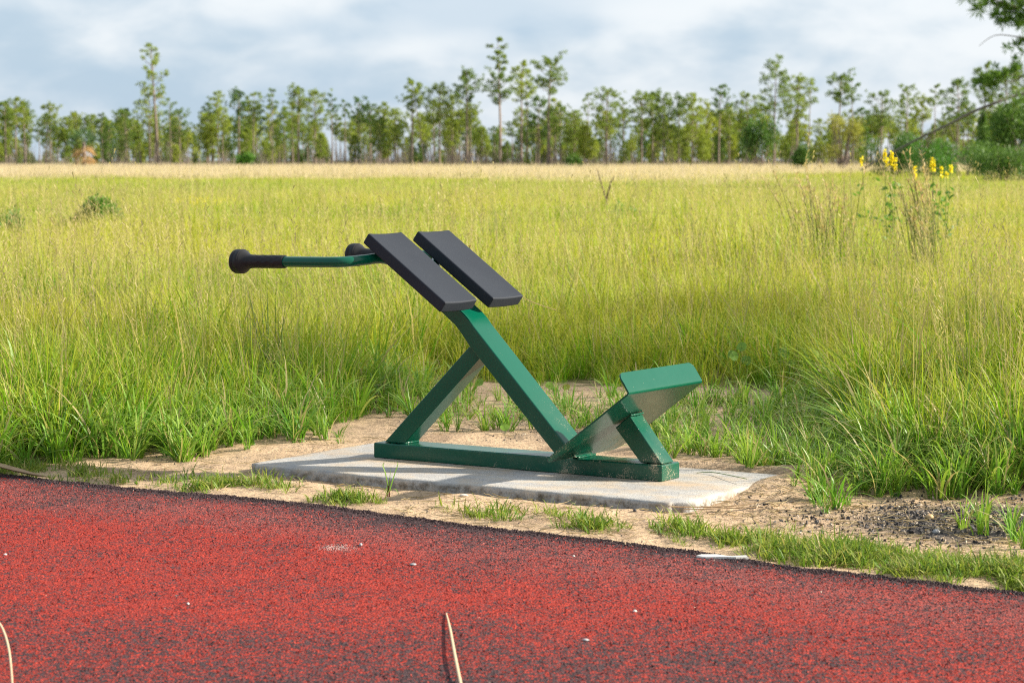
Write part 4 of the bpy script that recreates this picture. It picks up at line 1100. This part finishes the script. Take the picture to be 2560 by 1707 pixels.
# low yellow wildflowers far off in the field
rng = np.random.RandomState(4); n = 130; d = rng.uniform(40, 47, n); xx = (rng.normal(505, 42, n) - 1280) * d / FPX
fm = MB()
for i in range(10):
    o = Vector((math.cos(i * 2.4), math.sin(i * 2.4), .3)); s = Vector((-o.y, o.x, 0)) * .35; c = Vector((math.cos(i) * .6, math.sin(i * 3) * .6, i % 3 * .4)); fm.add([c, c + o * .6 + s, c + o, c + o * .6 - s], [(0, 1, 2, 3)])
fo = fm.build('f', M['petal'], smooth=False, link=False)
scatter('yellow_wildflowers', [fo], np.stack([xx, d, gz(xx, d) + rng.uniform(.40, .58, n)], 1), rng.uniform(-.4, .4, (n, 3)), np.full((n, 3), .02), np.zeros(n), rng.rand(n), 'faint strip of tiny yellow wildflowers in the far meadow', 'flowers')
# dark leaning twig sticking up out of the far grass
d = 40; tw = empty('dark_twig', (PX(1512, d), d, 0)); tag(tw, 'dark forked twig sticking out of the far meadow grass', 'twig')
V, F = frame_tube([(0, 0, 0), (.02, 0, .6), (-.13, 0, ZP(425, d))], [.025, .02, .006], 5); mesh_obj('stem', V, F, M['twig'], tw, True)
V, F = frame_tube([(.01, 0, .55), (.1, 0, ZP(455, d)), (.16, 0, ZP(440, d))], [.018, .016, .005], 5); mesh_obj('fork', V, F, M['twig'], tw, True)
# red flower just showing behind the far pad
x, y = PX(1174, 11.6), 11.6; rf = tag(empty('red_flower', (x, y, float(gz(x, y)[0]))), 'tiny red flower peeking out behind the far black pad', 'flower')
zt = ZP(616, y); V, F = frame_tube([(0, 0, 0), (.01, 0, zt * .6), (0, 0, zt)], .0015, 5); mesh_obj('stem', V, F, M['rush'], rf, True)
mb = MB()
for k in range(6):
    o = Vector((math.cos(k * 1.05), math.sin(k * 1.05), .5)) * .011; s = Vector((-math.sin(k * 1.05), math.cos(k * 1.05), 0)) * .006; c = Vector((0, 0, zt)); mb.add([c, c + o * .6 + s, c + o, c + o * .6 - s], [(0, 1, 2, 3)])
mb.build('petal', M['red_petal'], rf)

# round-leaved plants creeping at the meadow's foot
def round_leaf(px_, py_, leaves, label, seed, col='round_leaf'):
    r = random.Random(seed); b = on_ground(px_, py_); e = tag(empty('round_leaf_plant', b), label, 'plant', 'round-leaved creeping plants')
    for lx, lz, rad in leaves:
        c = Vector((lx, r.uniform(-.03, .0), lz)); nrm = Vector((r.gauss(0, .35), -.8, r.uniform(.3, 1.0))).normalized(); u = nrm.orthogonal().normalized(); w = nrm.cross(u)
        V = [tuple(c - nrm * rad * .12)] + [tuple(c + (u * math.cos(a) + w * math.sin(a)) * rad * (1 - .25 * (k == 0)) + nrm * rad * .10 * math.sin(3 * a)) for k, a in enumerate(2 * math.pi * i / 14 for i in range(14))]
        mesh_obj('leaf', V, [(0, i + 1, (i + 1) % 14 + 1) for i in range(14)], M[col], e, True, {'h': [.5] * 15})
        V, F = frame_tube([(lx * .3, 0, 0), (lx * .8, -.01, lz * .6), tuple(c)], .0014, 5, False); mesh_obj('stem', V, F, M['rush'], e, True, {'h': [.2] * len(V)})
round_leaf(1690, 878, [(-.02, .16, .035), (.03, .21, .032), (.06, .13, .030)], 'round leaves in the grass just behind the foot plate lip', 1)
round_leaf(1800, 880, [(0, .18, .034), (.04, .12, .028)], 'pair of pale round leaves in shade beyond the foot plate', 2)
round_leaf(1300, 905, [(0, .035, .022)], 'small yellowing round leaf on the bare sand behind the post', 3, 'yellow_leaf')
round_leaf(1262, 902, [(0, .04, .025), (.03, .02, .018)], 'green round leaf on the sand next to the yellowing leaf', 4)
round_leaf(1160, 1003, [(0, .045, .024)], 'round leaf right behind the base beam', 5)
round_leaf(1080, 905, [(-.03, .10, .026), (.05, .06, .026), (.0, .05, .02)], 'round leaves in the grass inside the A shape of the legs', 6)
round_leaf(905, 918, [(0, .13, .038), (.03, .08, .024)], 'pale drooping round leaf where the meadow meets the brace', 7)

# grass sprout alone in the sand before the slab
b = on_ground(893, 1136); sp = tag(empty('grass_sprout', b), 'single grass sprout with reddish base in the sand before the slab', 'grass sprout')
for k, (P, w) in enumerate([([(0, 0, .02), (-.012, 0, .09), (-.022, .0, .125), (-.005, -.01, .138), (.03, -.01, .132)], .0045), ([(0, 0, .02), (.004, 0, .07), (.008, 0, .112)], .004), ([(.002, 0, .02), (.02, 0, .08), (.035, -.005, .125), (.033, -.006, .137)], .005),
                            ([(-.002, 0, .02), (-.012, 0, .03), (-.04, -.01, .034), (-.085, -.02, .020), (-.135, -.03, .004)], .0035), ([(.002, 0, .02), (.02, -.01, .034), (.034, -.015, .024), (.044, -.02, .002)], .0042), ([(-.004, 0, .01), (-.012, -.005, .02), (-.02, -.01, .032)], .0035),
                            ([(-.004, 0, .012), (-.008, -.005, .03), (-.008, -.01, .045)], .003)]):
    P = spline(P, 4); V, F, A = [], [], []; n = len(P)
    for i, p in enumerate(P):
        ww = w * (1 - (i / (n - 1)) ** 2.2) * .9 + .0002; V += [(p.x - ww * .5, p.y - ww * .6, p.z), (p.x, p.y + .001, p.z - .0007), (p.x + ww * .5, p.y + ww * .6, p.z)]; A += [i / n] * 3
    for i in range(n - 1): F += [(3 * i, 3 * i + 1, 3 * i + 4, 3 * i + 3), (3 * i + 1, 3 * i + 2, 3 * i + 5, 3 * i + 4)]
    mesh_obj('blade', V, F, M['round_leaf'], sp, True, {'h': A})
for o_ in ((-.004, 0), (.003, .002)):
    V, F = frame_tube([(o_[0], o_[1], -.01), (o_[0] * .8, 0, .022), (o_[0] * .3, 0, .045)], [.0028, .0024, .0012], 6); mesh_obj('stem_base', V, F, M['stem_red'], sp, True)

# ------------------------------------------------------------------ small things lying about
def pebble(px_, py_, size, m, label, seed, on=.014, flat=.6, stretch=1.0, rz=0, name='pebble', cat='stone'):
    bm = bmesh.new(); bmesh.ops.create_icosphere(bm, subdivisions=2, radius=1); r = random.Random(seed); ph = [r.uniform(0, 6) for _ in range(3)]
    for v in bm.verts:
        k = 1 + .14 * math.sin(3 * v.co.x + ph[0]) + .12 * math.sin(4 * v.co.y + ph[1]) + .1 * math.sin(3 * v.co.z + ph[2]); v.co *= k; v.co.x *= stretch; v.co.z *= flat
    bmesh.ops.scale(bm, vec=(size,) * 3, verts=bm.verts)
    o = bm_obj(name, bm, M[m], None, True)
    if on is None: x, y, z = on_ground(px_, py_)
    else: (x, y), z = ground_at(px_, py_, on), on
    lo = min(v.co.z for v in o.data.vertices)
    o.location = (x, y, z - lo - size * .12); o.rotation_euler = (0, 0, rz)
    return tag(o, label, cat)
pebble(828, 1253, .0075, 'stone_grey', 'grey pebble on the red path nearest the pale scuff', 1, .016)
pebble(948, 1298, .0082, 'stone_grey', 'light grey pebble on the red path below the base beam', 2, .016, .5, 1.25)
pebble(1458, 1405, .0062, 'stone_pale', 'white pebble on the red path further out than all others', 3, .016)
pebble(1345, 1471, .0070, 'stone_grey', 'flat grey pebble on the red path near the dry straw', 4, .016, .45, 1.4)
pebble(1318, 1278, .0045, 'stone_pale', 'tiny white pebble on the path under the foot post', 5, .016)
pebble(12, 1274, .0055, 'stone_pale', 'pale chip on the path at the frame edge', 6, .016)
pebble(432, 1388, .0045, 'stone_pale', 'tiny cream pebble on bright red path rubber', 7, .016)
pebble(1202, 1133, .0075, 'stone_tan', 'yellowish pebble in the sand against the slab front', 8, None)
pebble(1028, 1140, .0085, 'stone_tan', 'flat orange-brown chip in the sand before the slab', 9, None, .3, 1.9)
pebble(1076, 1137, .0075, 'stone_dark', 'flat dark chip in the sand before the slab', 10, None, .3, 1.8)
pebble(1066, 1146, .012, 'stone_pale', 'whitish crumbly lump in the sand before the slab', 11, None, .35, 1.5)
pebble(1228, 1151, .0078, 'stone_dark', 'dark round pebble on the sand above the creeping grass', 12, None)
pebble(1458, 1181, .0085, 'stone_dark', 'bluish dark pebble on the sand beside the creeping grass', 13, None)
pebble(815, 1112, .0052, 'stone_dark', 'little dark pebble on the sand near the slab corner', 14, None)
pebble(2134, 1187, .016, 'stone_tan', 'pinkish tan stone at the end of the dark gravel', 15, None)
pebble(2150, 1222, .014, 'stone_grey', 'pale grey stone lying in the dark gravel', 16, None)
pebble(2290, 1205, .017, 'stone_dark', 'largest dark stone of the gravel, by the grass edge', 17, None)
pebble(2230, 1216, .013, 'stone_dark', 'dark stone in the middle of the gravel', 18, None)
pebble(1520, 1224, .010, 'stone_dark', 'dark pebble between creeping grass and red path', 19, None, .5, 1.3)
# pale sand scuff on the path
r = np.random.RandomState(3); n = 420; a = np.array([ground_at(775 + 22 * q1, 1259 + 4 * q2, .016) for q1, q2 in r.randn(n, 2)])
po = bm_obj('p', chunk(90), M['stone_pale'], link=False)
scatter('sand_scuff', [po], np.stack([a[:, 0], a[:, 1], np.full(n, .019)], 1), r.uniform(0, 6, (n, 3)), np.repeat(r.uniform(.0006, .0017, n)[:, None], 3, 1), np.zeros(n), r.rand(n), 'pale smear of sand grains on the red path', 'sand')

# flat pale stone flake at the path edge
bm = bmesh.new(); out = [(-.085, .0), (-.07, .016), (-.02, .020), (.03, .012), (.082, .016), (.09, .004), (.05, -.012), (.0, -.010), (-.05, -.018)]
lo = [bm.verts.new((a, b, 0)) for a, b in out]; hi = [bm.verts.new((a * .94, b * .88, .010 + .003 * math.sin(9 * a * 20))) for a, b in out]
bm.faces.new(lo[::-1]); bm.faces.new(hi)
for i in range(len(out)): bm.faces.new((lo[i], lo[(i + 1) % 9], hi[(i + 1) % 9], hi[i]))
fl = bm_obj('stone_flake', bm, M['stone_pale']); x, y = ground_at(1657, 1281, .016); fl.location = (x, y, .013); fl.rotation_euler = (R(4), 0, R(-12))
tag(fl, 'flat pale stone flake lying on the edge of the red path', 'stone')

def ribbon(name, pts, widths, m, label, cat, th=.002):
    P = spline(pts, 6); n = len(P); V, F, A = [], [], []
    for i, p in enumerate(P):
        t = (P[min(i + 1, n - 1)] - P[max(i - 1, 0)]).normalized(); s = t.cross(Vector((0, 0, 1))).normalized()
        u = i / (n - 1) * (len(widths) - 1); k = min(int(u), len(widths) - 2); w = widths[k] + (widths[k + 1] - widths[k]) * (u - k)
        V += [tuple(p - s * w * .5), tuple(p + Vector((0, 0, -w * .22))), tuple(p + s * w * .5), tuple(p + s * w * .5 + Vector((0, 0, th))), tuple(p + Vector((0, 0, th - w * .20))), tuple(p - s * w * .5 + Vector((0, 0, th)))]
    for i in range(n - 1):
        for k in range(6): a, b = i * 6 + k, i * 6 + (k + 1) % 6; F.append((a, b, b + 6, a + 6))
    F += [tuple(range(6))[::-1], tuple(range((n - 1) * 6, n * 6))]
    o = mesh_obj(name, V, F, M[m], None, True); return tag(o, label, cat)
G3 = lambda a, b, z: Vector((*ground_at(a, b, z), z))
ribbon('dry_straw', [G3(1025, 1408, .018), G3(1034, 1445, .024), G3(1044, 1500, .028), G3(1058, 1568, .026), G3(1075, 1640, .020)], [.003, .0065, .0075, .0075, .007], 'dry_stalk', 'pale dry straw lying straight across the red path toward the viewer', 'straw')
ribbon('dry_straw', [G3(-20, 1410, .05), G3(4, 1440, .055), G3(20, 1490, .045), G3(28, 1568, .03), G3(30, 1650, .02)], [.003, .0055, .006, .005, .004], 'dry_stalk', 'curved pale dry grass blade arching at the lower frame corner', 'straw')
ribbon('dry_leaf', [G3(-60, 1054, .04), G3(-10, 1066, .05), G3(40, 1079, .04), G3(80, 1089, .025), G3(118, 1096, .014)], [.03, .045, .042, .03, .006], 'dry_leaf', 'broad curled dry leaf strip at the path edge by the frame', 'leaf', .003)
ribbon('fallen_grass', [G3(1535, 1163, .03), G3(1600, 1164, .018), G3(1690, 1161, .020), G3(1760, 1148, .03), G3(1800, 1130, .05), G3(1840, 1112, .055)], [.006, .009, .010, .009, .007, .003], 'dry_leaf', 'long dry brown blade curling from the slab corner into the grass', 'leaf')
ribbon('fallen_grass', [G3(1560, 1170, .012), G3(1640, 1168, .014), G3(1720, 1165, .018), G3(1775, 1160, .014)], [.003, .006, .006, .003], 'dry_leaf', 'short dry brown blade lying under the long curling blade', 'leaf')
ribbon('fallen_grass', [G3(1716, 1100, .055), G3(1640, 1085, .045), G3(1600, 1086, .040)], [.002, .004, .002], 'lawn', 'thin grass runner lying over the slab corner', 'leaf')
ribbon('dry_straw', [Vector((PX(1305, 11.2), 11.2, ZP(741, 11.2))), Vector((PX(1335, 11.3), 11.3, ZP(757, 11.3))), Vector((PX(1390, 11.5), 11.5, ZP(775, 11.5)))], [.002, .004, .003], 'dry_leaf', 'dry straw stem poking out behind the lower end of the far pad', 'straw')
